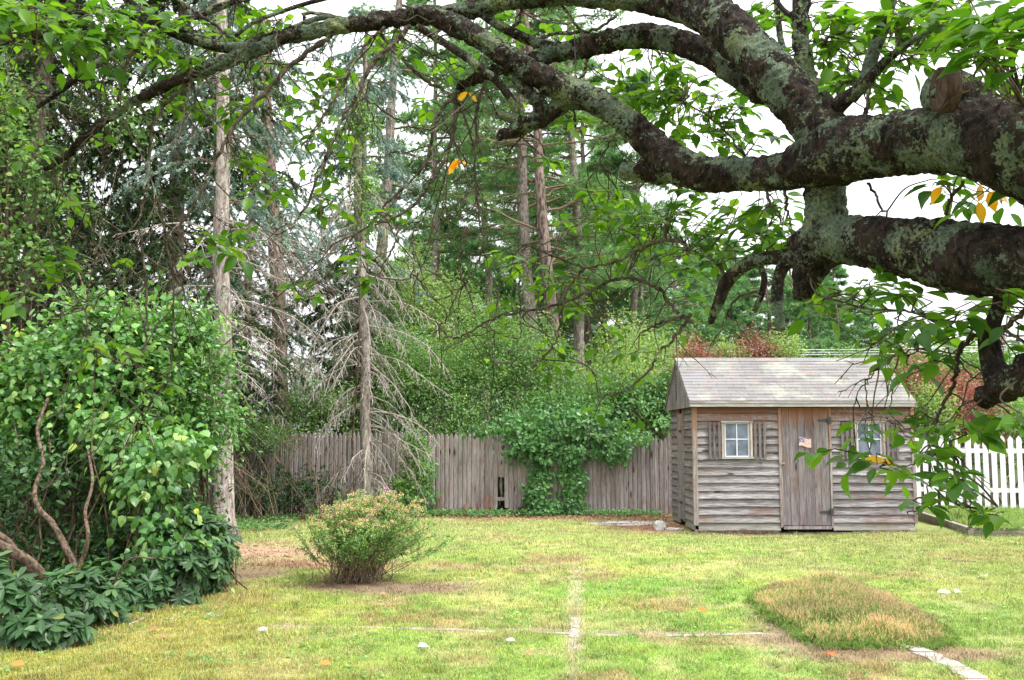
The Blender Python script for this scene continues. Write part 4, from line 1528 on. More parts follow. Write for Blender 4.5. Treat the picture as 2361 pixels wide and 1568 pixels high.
for k, (x, y, h, sp, lb) in enumerate([(-4.0, 23.6, 6.2, 1.6, 'young dark spruce leaning over the fence between the near pale trunk and the dead spruce'), (-6.4, 21.9, 4.4, 1.5, 'smaller young dark spruce behind the near pale trunk')]):
    spruce('young_spruce', lb, np.array([x, y, -.1]), np.array([x + .1, y, h]), .07, 71 + k, 1.5, sp, G_DARK, BARK_GREY, dead_L=0, per=5, dens=.9, step=.28, need=(.08, .02), top_r=.2)
# dark spruces filling the left of the yard
DS = [(-8.2, 16.8, 13, 1.0, 3.4, 'big dark spruce at the left edge, draped with vines'), (-6.3, 18.3, 14, 2.8, 2.8, 'dark spruce between the left edge tree and the near pale trunk'),
      (-10.5, 20.5, 15, 1.5, 3.4, 'dark spruce farthest back at the left edge')]
for k, (x, y, h, l0, sp, lb) in enumerate(DS):
    spruce('dark_spruce', lb, np.array([x, y, -.1]), np.array([x + .1, y, h]), .2, 41 + k, l0, sp, G_DARK, BARK_GREY, dead=(1.5, 6.0), dead_step=.3, dead_L=2.2, per=6, dens=1.0, dead_mat=TWIG_BROWN,
           group='dark spruces on the left', step=.30, need=(.09, .022), droop=.6, dead_droop=.4)


# ------------------------------------------------------------------ leafy masses
def clump_leaves(buf, ells, n, size, kind, seed, clump=.16, per=22, shell=(.62, 1.06), droop=.2, wid=1.0, noise=.25, face=None):
    """leaves gathered in many small clumps over the outer part of ellipsoids (cx,cy,cz,rx,ry,rz)"""
    rg = np.random.default_rng(seed)
    E = np.array(ells, float)
    wt = (E[:, 3] * E[:, 4] + E[:, 3] * E[:, 5] + E[:, 4] * E[:, 5])
    nc = max(int(n / per), 1)
    e = rg.choice(len(E), nc, p=wt / wt.sum())
    d = nrm(rg.normal(size=(nc, 3)))
    d[:, 2] = np.where(d[:, 2] < -.5, -d[:, 2], d[:, 2])
    rr = rg.uniform(*shell, nc)
    lump = 1 + noise * np.sin(d[:, 0] * 5 + e * 2.1) * np.cos(d[:, 2] * 4 + e) + noise * .6 * np.sin(d[:, 1] * 9 + d[:, 0] * 7 + e)
    c = E[e, :3] + d * E[e, 3:] * (rr * lump)[:, None]
    c = c[c[:, 2] > .04]
    d = d[:len(c)]
    nc = len(c)
    k = rg.poisson(per, nc)
    cl = np.repeat(c, k, axis=0)
    dd = np.repeat(d, k, axis=0)
    p = cl + rg.normal(size=cl.shape) * clump * rg.uniform(.5, 1.3, (len(cl), 1))
    p[:, 2] = np.maximum(p[:, 2], .02)
    out = nrm(p - cl + dd * clump * .5)
    A = nrm(out * .8 + rg.normal(size=p.shape) * .6 + np.array([0, 0, -droop]))
    Nn = nrm(dd * .6 + rg.normal(size=p.shape) * .5 + np.array([0, -.25, .8]))
    r = np.clip(np.repeat(rg.random(nc), k) * .55 + rg.random(len(p)) * .45, 0, 1)
    leaves(buf, p, A, Nn, size * rg.uniform(.6, 1.25, len(p)), kind, wid, r)
    return c


def bush(name, label, cat, ells, n, size, kind, mat, seed, group=None, stem=None, nst=30, shoots=None, **kw):
    E = np.array(ells, float)
    base = E[:, :2].mean(0)
    rt = empty(name, (base[0], base[1], 0), label, cat, group)
    b = Buf()
    c = clump_leaves(b, ells, n, size, kind, seed, **kw)
    rg = np.random.default_rng(seed)
    # long shoots breaking out of the outline
    ns = shoots if shoots is not None else int(len(c) * .16)
    if ns:
        q = c[rg.integers(0, len(c), ns)]
        cen = E[:, :3][np.argmin(((q[:, None] - E[None, :, :3]) ** 2).sum(-1), axis=1)]
        sc = float(E[:, 3:].mean())
        D = nrm(nrm(q - cen) + rg.normal(size=q.shape) * .35 + [0, 0, .35])
        SC = curve_batch(q - D * .08, D, sc * rg.uniform(.18, .55, ns), rg.uniform(.1, .6, ns), 6, .03)
        m_ = 9
        p, t = sample_on(SC, np.tile(np.linspace(.15, 1, m_), (ns, 1)))
        sdir = nrm(np.cross(t, [0, 0, 1.0])) * np.where(np.arange(m_) % 2 == 0, 1, -1)[None, :, None]
        A = nrm(t * .7 + sdir * .8 + rg.normal(size=t.shape) * .3 - [0, 0, kw.get('droop', .2) * .4]).reshape(-1, 3)
        leaves(b, p.reshape(-1, 3), A, nrm(rg.normal(size=A.shape) * .35 + [0, -.2, 1]), size * rg.uniform(.6, 1.1, len(A)), kind, 1.0, np.clip(np.repeat(rg.random(ns), m_) * .4 + .45 + rg.random(len(A)) * .15, 0, .96))
        b2 = Buf()
        tubes(b2, SC, np.linspace(.004, .0015, 6)[None], 3)
        b2.build('shoot', TWIG_BROWN, rt)
    b.build('foliage', mat, rt)
    pick = c[rg.integers(0, len(c), nst)]
    foot = np.stack([pick[:, 0] * .3 + base[0] * .7 + rg.normal(size=nst) * .12, pick[:, 1] * .3 + base[1] * .7, np.full(nst, -.05)], 1)
    t = np.linspace(0, 1, 6)[None, :, None]
    C = foot[:, None] * (1 - t) + pick[:, None] * t
    C[:, 1:-1] += rg.normal(size=(nst, 4, 3)) * .06
    C[:, :, :2] -= (np.sin(t * 3.14) * (pick - foot)[:, None, :] * .18)[:, :, :2]
    b = Buf()
    tubes(b, C, np.linspace(.022, .006, 6)[None], 5)
    b.build('stem', stem or STEM_BR, rt)
    return rt


# thicket behind the fence
TH = [('leafy dark green thicket behind the fence just right of the dead spruce', [(-1.8, 22.6, 2.1, 1.3, .9, 1.4), (-2.5, 23, 3.0, .8, .8, 1.0)], 15000, .075, G_BUSH),
      ('tall bright green thicket behind the middle of the fence', [(-.4, 22.9, 2.4, 1.4, 1, 1.7), (.1, 23.4, 3.4, 1.0, .9, .9)], 17000, .075, G_BUSH),
      ('spreading green thicket behind the fence below the scaly pine', [(1.3, 22.6, 1.9, 1.4, .9, 1.4)], 13000, .075, G_BUSH),
      ('light yellow green bush behind the fence nearest the shed', [(2.8, 22.5, 1.9, 1.1, .9, 1.5), (3.6, 22.3, 1.7, .7, .7, 1.2)], 13000, .075, G_LIME),
      ('dark shrubs behind the fence left of the dead spruce', [(-4.4, 22.8, 1.7, 1.4, .9, 1.3), (-6.2, 23, 1.6, 1.4, .9, 1.2)], 13000, .075, G_BUSH)]
for k, (lb, E, n, s_, mt) in enumerate(TH):
    bush('thicket_bush', lb, 'bush', E, n, s_, 'oval' if s_ > .09 else 'small', mt, 400 + k, 'bushes behind the stockade fence', clump=.19, per=26, noise=.3)
SAP = [('young broadleaf tree behind the thicket right of the dead spruce', [(-2.6, 26, 4.3, 1.5, 1.3, 1.9), (-3.6, 26.5, 3.4, 1.1, 1, 1.3)], 12000, G_LIME),
       ('young broadleaf tree rising behind the middle of the thicket', [(-1.3, 27.5, 4.2, 1.5, 1.3, 1.3)], 9000, G_BUSH),
       ('bright young tree left of the shed ridge behind the thicket', [(3.4, 26.5, 3.1, 1.3, 1.2, 1.3)], 9000, G_LIME)]
for k, (lb, E, n, mt) in enumerate(SAP):
    bush('young_tree', lb, 'tree', E, n, .10, 'small', mt, 430 + k, 'young trees behind the thicket', clump=.26, per=20, noise=.35)
bush('red_maple', 'red leaved shrub showing over the left part of the shed roof', 'bush', [(4.3, 22.2, 2.75, .75, .5, .85)], 5000, .07, 'small', G_RED, 451, clump=.14, per=16)
bush('red_maple', 'orange red shrub showing over the middle of the shed roof', 'bush', [(5.55, 22.4, 2.95, .55, .5, .85)], 5000, .07, 'small', G_RED, 452, clump=.14, per=16)
bush('red_maple', 'large red Japanese maple behind the white fence right of the shed', 'tree', [(9.7, 23.4, 2.1, 1.1, .9, 1.25), (10.7, 23.6, 1.9, .9, .8, 1.0)], 15000, .07, 'small', G_RED, 453, clump=.13, per=16)
bush('green_shrub', 'light green shrub between the two red ones above the shed roof', 'bush', [(4.95, 22.3, 2.8, .5, .4, .85), (6.15, 22.2, 2.95, .4, .4, .95)], 5000, .07, 'small', G_LIME, 454, clump=.14, per=14)
bush('green_shrub', 'yellow green shrub in front of the big red maple', 'bush', [(9.4, 22.4, 1.9, .5, .4, .8)], 3500, .08, 'small', G_LIME, 455, clump=.13, per=14)
bush('green_shrub', 'green shrub behind the right end of the shed', 'bush', [(8.1, 23.2, 2.4, 1.0, .6, 1.1)], 6000, .075, 'small', G_BUSH, 456, clump=.15, per=14)
bush('green_shrub', 'low green shrub behind the white fence at the right edge', 'bush', [(12.2, 24, 1.5, 2.0, .8, 1.0)], 8000, .09, 'small', G_BUSH, 457, clump=.17, per=14)
for k, (u, d, h, rr_, lb) in enumerate([(2130, 62, 6.5, 4, 'low round tree on the horizon right of the far pines'), (2220, 70, 7.5, 4.5, 'broad hazy tree on the horizon above the red maple'), (2330, 60, 6.2, 4, 'rounded tree on the horizon at the right edge'),
                                    (2040, 80, 8, 4.5, 'rounded tree behind the rightmost far pines'), (1860, 84, 7, 7, 'wide dark tree line hump behind the far pines above the shed'), (1640, 86, 7, 7, 'wide dark tree line hump behind the left of the shed roof'),
                                    (1430, 84, 6.5, 7, 'wide dark tree line hump low between the pines and the shed'), (1160, 84, 6.5, 7, 'wide dark tree line hump behind the middle of the fence'), (820, 80, 6, 7, 'wide dark tree line hump behind the dead spruce')]):
    c_ = at(u, 1000, d)
    bush('far_tree', lb, 'tree', [(c_[0], d, h * .52, rr_, 2.5, h * .5)], 7000, .34, 'small', G_FARPINE if k > 3 else G_BUSH, 470 + k, 'broadleaf trees on the horizon', clump=.7, per=16, nst=10)

# creeper hanging over the fence
rt = empty('creeper_vine', (1.0, FENCE_Y - .2, 0), 'green creeper pouring over the stockade fence and hanging down it in two columns', 'vine')
b = Buf()
px = lambda u: (u - CX) / FPX * (FENCE_Y - .2)
pz = lambda v: H - (v - 1005) / FPX * (FENCE_Y - .2)


def vine_patch(b, u0, u1, v0, v1, n, sz, seed, dep=.12, mat=None):
    rg = np.random.default_rng(seed)
    nc = max(n // 12, 1)
    c = np.stack([px(rg.uniform(u0, u1, nc)), FENCE_Y - .06 - rg.random(nc) * dep, pz(rg.uniform(v0, v1, nc))], 1)
    k = 12
    p = np.repeat(c, k, axis=0) + rg.normal(size=(nc * k, 3)) * [.06, .02, .06]
    p[:, 1] = np.minimum(p[:, 1], FENCE_Y - .045)
    p[:, 2] = np.maximum(p[:, 2], .03)
    A = nrm(np.stack([rg.normal(size=len(p)) * .6, rg.normal(size=len(p)) * .25 - .2, -.5 + rg.normal(size=len(p)) * .5], 1))
    Nn = nrm(np.stack([rg.normal(size=len(p)) * .4, -1 + rg.normal(size=len(p)) * .2, .45 + rg.normal(size=len(p)) * .3], 1))
    leaves(b, p, A, Nn, sz * rg.uniform(.6, 1.2, len(p)), 'oval', 1.15, np.clip(np.repeat(rg.random(nc), k) * .5 + rg.random(len(p)) * .5, 0, 1))


for q in [(1165, 1225, 955, 1040, 420, .11), (1215, 1330, 950, 1065, 1100, .11), (1320, 1440, 950, 1045, 1000, .11), (1400, 1450, 985, 1065, 260, .10), (1228, 1262, 1050, 1130, 330, .11), (1215, 1250, 1120, 1190, 300, .11),
          (1290, 1345, 1040, 1110, 400, .11), (1300, 1340, 1100, 1190, 420, .12), (1240, 1330, 1150, 1192, 330, .11), (1455, 1500, 985, 1020, 120, .10), (1165, 1200, 1020, 1060, 60, .1), (1520, 1545, 960, 990, 60, .1),
          (975, 1000, 1050, 1180, 300, .09), (1060, 1150, 985, 1005, 130, .09), (1130, 1170, 1165, 1190, 20, .08)]:
    vine_patch(b, *q, seed=int(q[0] + q[2]), dep=.30 if q[3] < 1070 else .14)
b.build('foliage', G_VINE, rt)
b = Buf()
for u0, u1 in ((1245, 1240), (1255, 1262), (1310, 1320), (1330, 1322), (985, 990), (1236, 1228)):
    z = np.linspace(0, 1.75, 8)
    x = np.linspace(px(u0), px(u1), 8) + R.normal(size=8) * .03
    tube(b, smooth_path(np.stack([x, np.full(8, FENCE_Y - .05), z], 1), 3), .008, 5)
b.build('stem', STEM_BR, rt)
bush('overhanging_bush', 'dense bush bulging over the fence top above the creeper', 'bush', [(1.2, 21.75, 2.0, 1.2, .5, .5), (3.9, 21.9, 2.45, .7, .5, .6), (2.7, 21.9, 2.25, .8, .5, .5)], 7500, .085, 'oval', G_VINE, 480, clump=.15, per=18)

# house beyond the trees on the left
HS = empty('house', (-11.5, 38, 0), 'pale grey roofed white house glimpsed beyond the spruces on the left', 'house')
b = Buf()
b.box(-18, -8.6, 36, 42, 0, 2.7)
b.build('wall', WHITE, HS)
b = Buf()
b.prism([(35.5, 2.65), (39, 4.5), (42.5, 2.65), (42.5, 2.55), (39, 4.38), (35.5, 2.55)][:3], 'x', -18.4, -8.2)
b.build('roof', plain('grey_roof', (.45, .44, .46), .8, nz=.3, sc=8), HS)
b = Buf()
b.box(-10.6, -9.6, 35.96, 35.995, 1.0, 2.1)
b.build('window', MAT_GLASS, HS)

# power lines and pole
up = at(2321, 1000, 52)
UP = empty('utility_pole', (up[0], 52, 0), 'brown wooden utility pole beyond the red maple at the right edge', 'pole')
b = Buf()
tube(b, [[up[0], 52, -.1], [up[0], 52, 5.0], [up[0] + .05, 52, 7.4]], [.16, .13, .11], 10)
b.build('pole', bark_mat('pole_wood', (.13, .09, .07), (.3, .22, .18), 5, .2), UP)
b = Buf()
b.box(up[0] - .9, up[0] + .9, 51.8, 51.86, 6.5, 6.62)
b.build('crossarm', W_BED, UP)
for k, (v0, v1, lb) in enumerate([(800, 797, 'upper utility wire running behind the shed roof'), (806, 803, 'middle utility wire running behind the shed roof'), (812, 808, 'lowest utility wire running behind the shed roof')]):
    a, c_ = at(1480, v0, 48), at(2321, v1, 51.7)
    t = np.linspace(0, 1, 24)[:, None]
    P = a * (1 - t) + c_ * t
    P[:, 2] -= .35 * np.sin(t[:, 0] * 3.1416) * .5
    b = Buf()
    tube(b, P, .02, 4)
    tag(b.build('utility_wire', plain('wire.%d' % k, (.45, .47, .47), .5)), lb, 'wire')

# ------------------------------------------------------------------ shrubs and flowers in the yard
def whorls(b, P, N, n, size, seed, droop=.35):
    """rosettes of long leaves at the points P facing N"""
    rg = np.random.default_rng(seed)
    T = len(P)
    N = nrm(N)
    a = np.tile(np.linspace(0, 6.283, n, endpoint=False), T) + np.repeat(rg.random(T) * 6, n) + rg.normal(size=T * n) * .2
    Nr = np.repeat(N, n, axis=0)
    e1 = nrm(np.cross(Nr, np.array([.3, .9, .1])))
    e2 = np.cross(Nr, e1)
    el = rg.uniform(-.25, .55, T * n)[:, None]
    A = nrm(e1 * np.cos(a)[:, None] + e2 * np.sin(a)[:, None] + Nr * el - np.array([0, 0, droop]) * rg.random((T * n, 1)))
    leaves(b, np.repeat(P, n, axis=0), A, nrm(Nr + rg.normal(size=Nr.shape) * .15), size * rg.uniform(.7, 1.15, T * n), 'long', 1.25, np.clip(np.repeat(rg.random(T), n) * .6 + rg.random(T * n) * .4, 0, 1))


def rhodo(label, ells, T, size, seed, n=10):
    rg = np.random.default_rng(seed)
    E = np.array(ells, float)
    base = E[:, :3].mean(0)
    rt = empty('rhododendron', (base[0], base[1], 0), label, 'shrub', 'rhododendrons along the lawn edge')
    e = rg.integers(0, len(E), T)
    d = nrm(rg.normal(size=(T, 3)) + np.array([.2, -.5, .25]))
    P = E[e, :3] + d * E[e, 3:] * rg.uniform(.65, 1.05, (T, 1))
    k = P[:, 2] > .05
    P, d = P[k], d[k]
    b = Buf()
    whorls(b, P, nrm(d + np.array([0, -.1, .9])), n, size, seed)
    b.build('foliage', G_RHODO, rt)
    foot = np.tile([base[0], base[1], -.03], (len(P), 1)) + rg.normal(size=P.shape) * [.15, .15, 0]
    t = np.linspace(0, 1, 5)[None, :, None]
    C = foot[:, None] * (1 - t) + P[:, None] * t + np.array([0, 0, -.12]) * np.sin(t * 3.14)
    b = Buf()
    tubes(b, C[::2], np.linspace(.012, .005, 5)[None], 4)
    b.build('stem', STEM_BR, rt)
    return rt


gx = lambda u, v: gp(u, v)[:2]
RH = [('low rhododendron filling the lower left corner', [(*gx(10, 1480), .22, .40, .3, .46), (*gx(110, 1482), .12, .33, .3, .24)], 110, .15),
      ('rhododendron with drooping rosettes below the forked brown stems', [(*gx(235, 1432), .2, .30, .3, .34), (*gx(170, 1445), .2, .35, .3, .30)], 110, .14),
      ('rhododendron spreading at the middle of the shrub border', [(*gx(315, 1400), .16, .28, .25, .26), (*gx(395, 1385), .30, .30, .3, .50)], 110, .145),
      ('rounded rhododendron at the right end of the shrub border', [(*gx(450, 1368), .42, .32, .38, .48), (*gx(485, 1350), .42, .26, .35, .42), (*gx(420, 1350), .55, .35, .4, .5)], 240, .14)]
for k, (lb, E, T, s_) in enumerate(RH):
    rhodo(lb, E, T, s_, 500 + k)


def shrub(name, label, ells, n, size, kind, mat, seed, **kw):
    return bush(name, label, 'shrub', ells, n, size, kind, mat, seed, 'tall shrubs on the left', nst=9, **kw)


def S_(u, v, Y, ru, rv, ry):
    """ellipsoid by where it stands: centre seen at (u, v) at distance Y, half sizes in metres from pixels"""
    q = at(u, v, Y)
    return (q[0], q[1], q[2], ru * Y / FPX, ry, rv * Y / FPX)


shrub('viburnum_shrub', 'tall glossy leaved shrub at the left edge with a rounded yellow green top', [S_(225, 765, 11.4, 60, 60, .4), S_(300, 800, 11.5, 60, 60, .4), S_(110, 850, 11.2, 70, 60, .4), S_(40, 920, 11.1, 80, 80, .4), S_(190, 880, 11.2, 80, 60, .4), S_(310, 900, 11.5, 80, 60, .4), S_(20, 1020, 11.0, 60, 50, .4), S_(150, 960, 11.2, 80, 40, .4), S_(395, 780, 11.8, 50, 45, .3)], 8000, .088, 'heart', G_SHRUB, 520, clump=.17, per=13, noise=.5, shell=(.35, 1.15), shoots=150)
shrub('privet_shrub', 'shrub with small bright leaves beside the near spruce trunk', [S_(450, 780, 12.0, 60, 55, .4), S_(495, 850, 11.9, 45, 45, .3), S_(450, 910, 11.8, 55, 60, .4), S_(390, 960, 11.6, 70, 60, .4), S_(515, 970, 11.7, 40, 40, .3), S_(470, 1040, 11.8, 35, 50, .3)], 4800, .070, 'oval', G_SHRUB, 521, clump=.14, per=13, noise=.5, shell=(.35, 1.15), shoots=110)
shrub('hanging_shrub', 'shrub with pale hanging heart shaped leaves above the rhododendrons', [S_(345, 1110, 10.3, 50, 90, .3), S_(250, 1000, 10.8, 70, 50, .3), S_(420, 1050, 10.9, 45, 50, .3), S_(375, 1250, 10.2, 45, 50, .3)], 1900, .098, 'heart', G_SHRUB, 522, clump=.14, per=11, droop=1.2, noise=.4, shell=(.4, 1.15))
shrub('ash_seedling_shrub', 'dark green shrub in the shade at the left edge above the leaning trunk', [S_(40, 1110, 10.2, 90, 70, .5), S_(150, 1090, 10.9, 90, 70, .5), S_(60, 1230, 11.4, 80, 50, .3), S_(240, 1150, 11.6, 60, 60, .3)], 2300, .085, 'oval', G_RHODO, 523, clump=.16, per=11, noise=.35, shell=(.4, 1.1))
shrub('shade_filler_shrub', 'dark leaved shrub mass behind the forked stems, standing in for deep shade', [S_(100, 1220, 13.0, 250, 150, .5), S_(370, 1130, 13.0, 100, 170, .5), S_(200, 960, 12.6, 240, 110, .5), S_(110, 1330, 11.0, 200, 60, .4), S_(330, 1290, 11.2, 130, 80, .4)], 21000, .08, 'oval', G_RHODO, 524, clump=.2, per=14, noise=.2)  # dense dark foliage added to put shade inside the shrub border
rgs = np.random.default_rng(3)
LT = empty('leaning_shrub_trunk', gp(150, 1400), 'thick brown trunk leaning in from the left edge with a forked stem beside it', 'shrub')
b = Buf()
zz = lambda zx, zy, Y: at(zx / 3, 1045.3 + zy / 3, Y)
tube(b, smooth_path([zz(-160, 560, 8.8), zz(0, 640, 8.9), (zz(180, 740, 9.0)), zz(300, 860, 9.1), zz(400, 980, 9.2), zz(440, 1060, 9.2)], 5), np.linspace(.048, .058, 26), 10, .07)
tube(b, smooth_path([zz(-160, 490, 8.9), zz(30, 590, 9.0), zz(110, 680, 9.05)], 4), .03, 8, .07)
b.build('trunk', STEM_BR, LT, smooth=True)
b = Buf()
tube(b, smooth_path([zz(640, 1000, 9.3), zz(560, 860, 9.3), zz(500, 740, 9.35), zz(430, 600, 9.4), zz(360, 480, 9.5), zz(270, 380, 9.6), zz(240, 250, 9.7), zz(300, 60, 9.9), zz(260, -160, 10.2), zz(330, -380, 10.5)], 5), np.linspace(.036, .015, 46), 9, .09)
b.build('stem', STEM_BR, LT, smooth=True)
b = Buf()
tube(b, smooth_path([zz(600, 960, 9.25), zz(555, 860, 9.25), zz(560, 760, 9.3), zz(590, 680, 9.3), zz(610, 560, 9.3), zz(590, 400, 9.4), zz(640, 200, 9.6), zz(610, -20, 9.9)], 5), np.linspace(.026, .012, 31), 9, .09)
b.build('stem', STEM_BR, LT, smooth=True)
b = Buf()
tube(b, smooth_path([zz(640, 1020, 9.1), zz(780, 900, 9.0), zz(850, 780, 9.0), zz(930, 720, 8.95), zz(1080, 730, 8.9)], 5), np.linspace(.016, .007, 21), 7, .06)
for k in range(9):
    u0, v0 = rgs.uniform(20, 480), rgs.uniform(1330, 1390)
    q = [zz(u0 * 3, (v0 - 1045) * 3, 10.3)]
    for h in range(4): q.append(q[-1] + [rgs.uniform(-.22, .22), rgs.uniform(-.08, .08), rgs.uniform(.3, .5)])
    tube(b, smooth_path(q, 4), np.linspace(.013, .005, 17), 5, .05)
b.build('stem', STEM_BR, LT, smooth=True)
# vines and undergrowth in the dark corner
bush('climbing_vine', 'leafy vine climbing the big dark spruce at the left edge', 'vine', [S_(10, 330, 15.0, 60, 190, .5), S_(90, 450, 15.2, 60, 100, .5), S_(40, 600, 15.0, 70, 80, .5), S_(300, 300, 16.5, 60, 90, .4)], 3000, .085, 'heart', G_BUSH, 530, clump=.26, per=12, nst=12, noise=.5, shell=(.3, 1.15))
bush('climbing_vine', 'vine wrapped around the upper part of the dead spruce trunk', 'vine', [S_(830, 330, 19.4, 34, 110, .3), S_(834, 500, 19.6, 30, 110, .3)], 1900, .085, 'oval', G_BUSH, 531, clump=.12, per=14, nst=2, noise=.4)
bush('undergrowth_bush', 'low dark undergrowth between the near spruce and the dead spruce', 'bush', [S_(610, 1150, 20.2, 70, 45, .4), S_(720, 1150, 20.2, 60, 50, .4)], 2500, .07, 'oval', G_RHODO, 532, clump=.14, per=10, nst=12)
bush('undergrowth_bush', 'green climbing bush at the fence corner right of the dead spruce', 'bush', [S_(955, 1090, 20.5, 26, 95, .3), S_(920, 1150, 20.3, 40, 40, .3)], 2600, .075, 'oval', G_BUSH, 533, clump=.10, per=12, nst=12)
bush('undergrowth_bush', 'drooping dark spray behind the near spruce trunk above the fence', 'bush', [S_(590, 1010, 20.6, 90, 35, .35)], 2600, .06, 'small', G_BUSH, 534, clump=.16, per=12, nst=12)
b = Buf()
for k in range(34):
    u, v = R.uniform(540, 760), 1195
    p = at(u, v, R.uniform(19.2, 20.4))
    p[2] = 0
    q = p + np.array([R.uniform(-.9, .9), R.uniform(-.3, .2), R.uniform(.5, 1.7)])
    e = q + np.array([R.uniform(-.9, .9), R.uniform(-.2, .2), R.uniform(-1.0, .3)])
    e[2] = max(e[2], .02)
    tube(b, smooth_path([p, (p + q) / 2 + [R.uniform(-.2, .2), 0, .25], q, e], 5), np.linspace(.009, .004, 16), 4)
tag(b.build('bare_vine_tangle', TWIG_BROWN), 'tangle of bare brown vines arching before the shaded fence', 'vine')
# ground cover
b = Buf()
n = 2600
u = np.concatenate([R.uniform(-7.2, -4.0, n // 2), R.uniform(-7, 5.0, n // 2)])
y = np.concatenate([R.uniform(16.8, 20.8, n // 2), FENCE_Y - .12 - R.exponential(.22, n // 2)])
k = (fbm(u, y, .7, 91) > .52) & ~((u > 3) & (y < 19.9))
P = np.stack([u[k], y[k], np.full(k.sum(), .02)], 1)
P = np.repeat(P, 6, axis=0) + R.normal(size=(k.sum() * 6, 3)) * [.06, .05, .0]
P[:, 2] = R.uniform(.02, .13, len(P))
A = nrm(np.concatenate([R.normal(size=(len(P), 2)), R.uniform(0, .8, (len(P), 1))], 1))
leaves(b, P, A, nrm(np.array([0, -.4, 1]) + R.normal(size=P.shape) * .4), R.uniform(.03, .07, len(P)), 'oval')
tag(b.build('weeds', G_VINE), 'low leafy weeds along the foot of the fence', 'weeds', kind='stuff')
# litter of needles and small dead leaves
b = Buf()
n = 15000
x = R.uniform(-7.5, 5.5, n)
y = np.where(R.random(n) < .6, FENCE_Y - .03 - R.exponential(.45, n), R.uniform(12.6, 20, n))
_, bb = lawn(x, y)
k = (R.random(n) < bb) & ~((x > 3.1) & (y < 19.8) & (y > 17.2))
P = np.stack([x[k], y[k], gz(x[k], y[k]) + .006], 1)
A = nrm(np.concatenate([R.normal(size=(len(P), 2)), R.uniform(-.05, .25, (len(P), 1))], 1))
leaves(b, P, A, nrm(np.array([0, 0, 1]) + R.normal(size=P.shape) * .35), R.uniform(.03, .075, len(P)), 'small', .8)
tag(b.build('leaf_litter', leaf_mat('litter', [(0, (.13, .07, .05)), (.5, (.28, .16, .10)), (.9, (.42, .28, .18)), (1, (.55, .45, .3))], .1, .8, .1, .3, (1, .9, .8))), 'reddish brown litter of needles and dead leaves along the fence and under the spruces', 'litter', kind='stuff')
# weeds in the raised bed
b = Buf()
n = 5200
P = np.stack([R.uniform(7.0, 12.5, n), R.uniform(16.4, 21, n), np.full(n, .12)], 1)
P = P[(P[:, 0] > P1[0] + .15 + (P1[1] - P[:, 1]) * (P2[0] - P1[0]) / (P1[1] - P2[1]))]
D = nrm(R.normal(size=P.shape) * [.45, .45, .1] + [0, 0, 1])
needles(b, P, D, 5, .16, .014, .35, .2)
leaves(b, P + [0, 0, .03], nrm(R.normal(size=P.shape) * [1, 1, .3] + [0, 0, .3]), nrm(np.array([0, -.3, 1]) + R.normal(size=P.shape) * .4), .06, 'oval')
tag(b.build('bed_weeds', G_LIME), 'bright weeds and grass growing in the raised bed', 'weeds', kind='stuff')
for u, v, lb in ((2210, 1205, 'strappy grey green clump in the raised bed, left one'), (2247, 1207, 'strappy grey green clump in the raised bed, right one'), ):
    c_ = gp(u, v, .12)
    b = Buf()
    P0 = np.tile(c_, (26, 1)) + R.normal(size=(26, 3)) * [.04, .04, 0]
    C = curve_batch(P0, nrm(R.normal(size=(26, 3)) * [.3, .3, .1] + [0, 0, 1]), R.uniform(.2, .4, 26), .3, 5)
    tubes(b, C, np.linspace(.006, .002, 5)[None], 3)
    tag(b.build('bulb_plant', G_RHODO), lb, 'plant')

# spirea in flower
c0 = gp(822, 1338)
rt = empty('spirea_bush', c0, 'fountain shaped flowering bush with tan flower heads standing alone on the lawn', 'bush')
n = 230
az = R.uniform(0, 6.283, n)
el = np.arccos(R.uniform(.06, .84, n))
D = np.stack([np.cos(az) * np.cos(el) + .16, np.sin(az) * np.cos(el) * .8, np.sin(el)], 1)
D = nrm(D)
L = R.uniform(.66, 1.04, n) * (1.0 + .24 * D[:, 0])
C = curve_batch(c0 + R.normal(size=(n, 3)) * [.15, .12, 0], D, L, R.uniform(.0, .16, n), 7, .016)
b = Buf()
tubes(b, C, np.linspace(.0042, .002, 7)[None], 4)
b.build('stem', TWIG_BROWN, rt)
S1, L1 = side_twigs(C, L, 6, .5, .22, .55, .2, -.1, 4, 7)
b = Buf()
tubes(b, S1, np.linspace(.0025, .0015, 4)[None], 3)
b.build('twig', TWIG_BROWN, rt)
b = Buf()
for CC, m_, lo_ in ((C, 26, .28), (S1, 9, .1)):
    s = lo_ + (1 - lo_) * R.random((len(CC), m_))
    p, t = sample_on(CC, s)
    p, t = p.reshape(-1, 3), t.reshape(-1, 3)
    A = nrm(t * .7 + R.normal(size=p.shape) * .7)
    leaves(b, p, A, nrm(np.array([0, -.2, 1]) + R.normal(size=p.shape) * .5), R.uniform(.028, .052, len(p)), 'small', .75)
b.build('foliage', G_SPIREA, rt)
b = Buf()
tips = np.concatenate([C[:, -1], S1[R.random(len(S1)) < .45][:, -1]])
tips = tips[(tips[:, 2] > .45 + .35 * R.random(len(tips))) & (R.random(len(tips)) < .75)]
rr = R.random(len(tips))
K = 34
off = R.normal(size=(len(tips), K, 3)) * [.026, .026, .010]
off[..., 2] += .012 - 6 * (off[..., 0] ** 2 + off[..., 1] ** 2)
P = (tips[:, None] + off).reshape(-1, 3)
leaves(b, P, nrm(R.normal(size=P.shape) + [0, 0, .5]), nrm(R.normal(size=P.shape)), .014, 'small', 1.6, np.repeat(rr, K) * .93 + np.where(np.repeat(rr, K) > .9, .07, 0))
b.build('flower_head', FLOWER, rt)

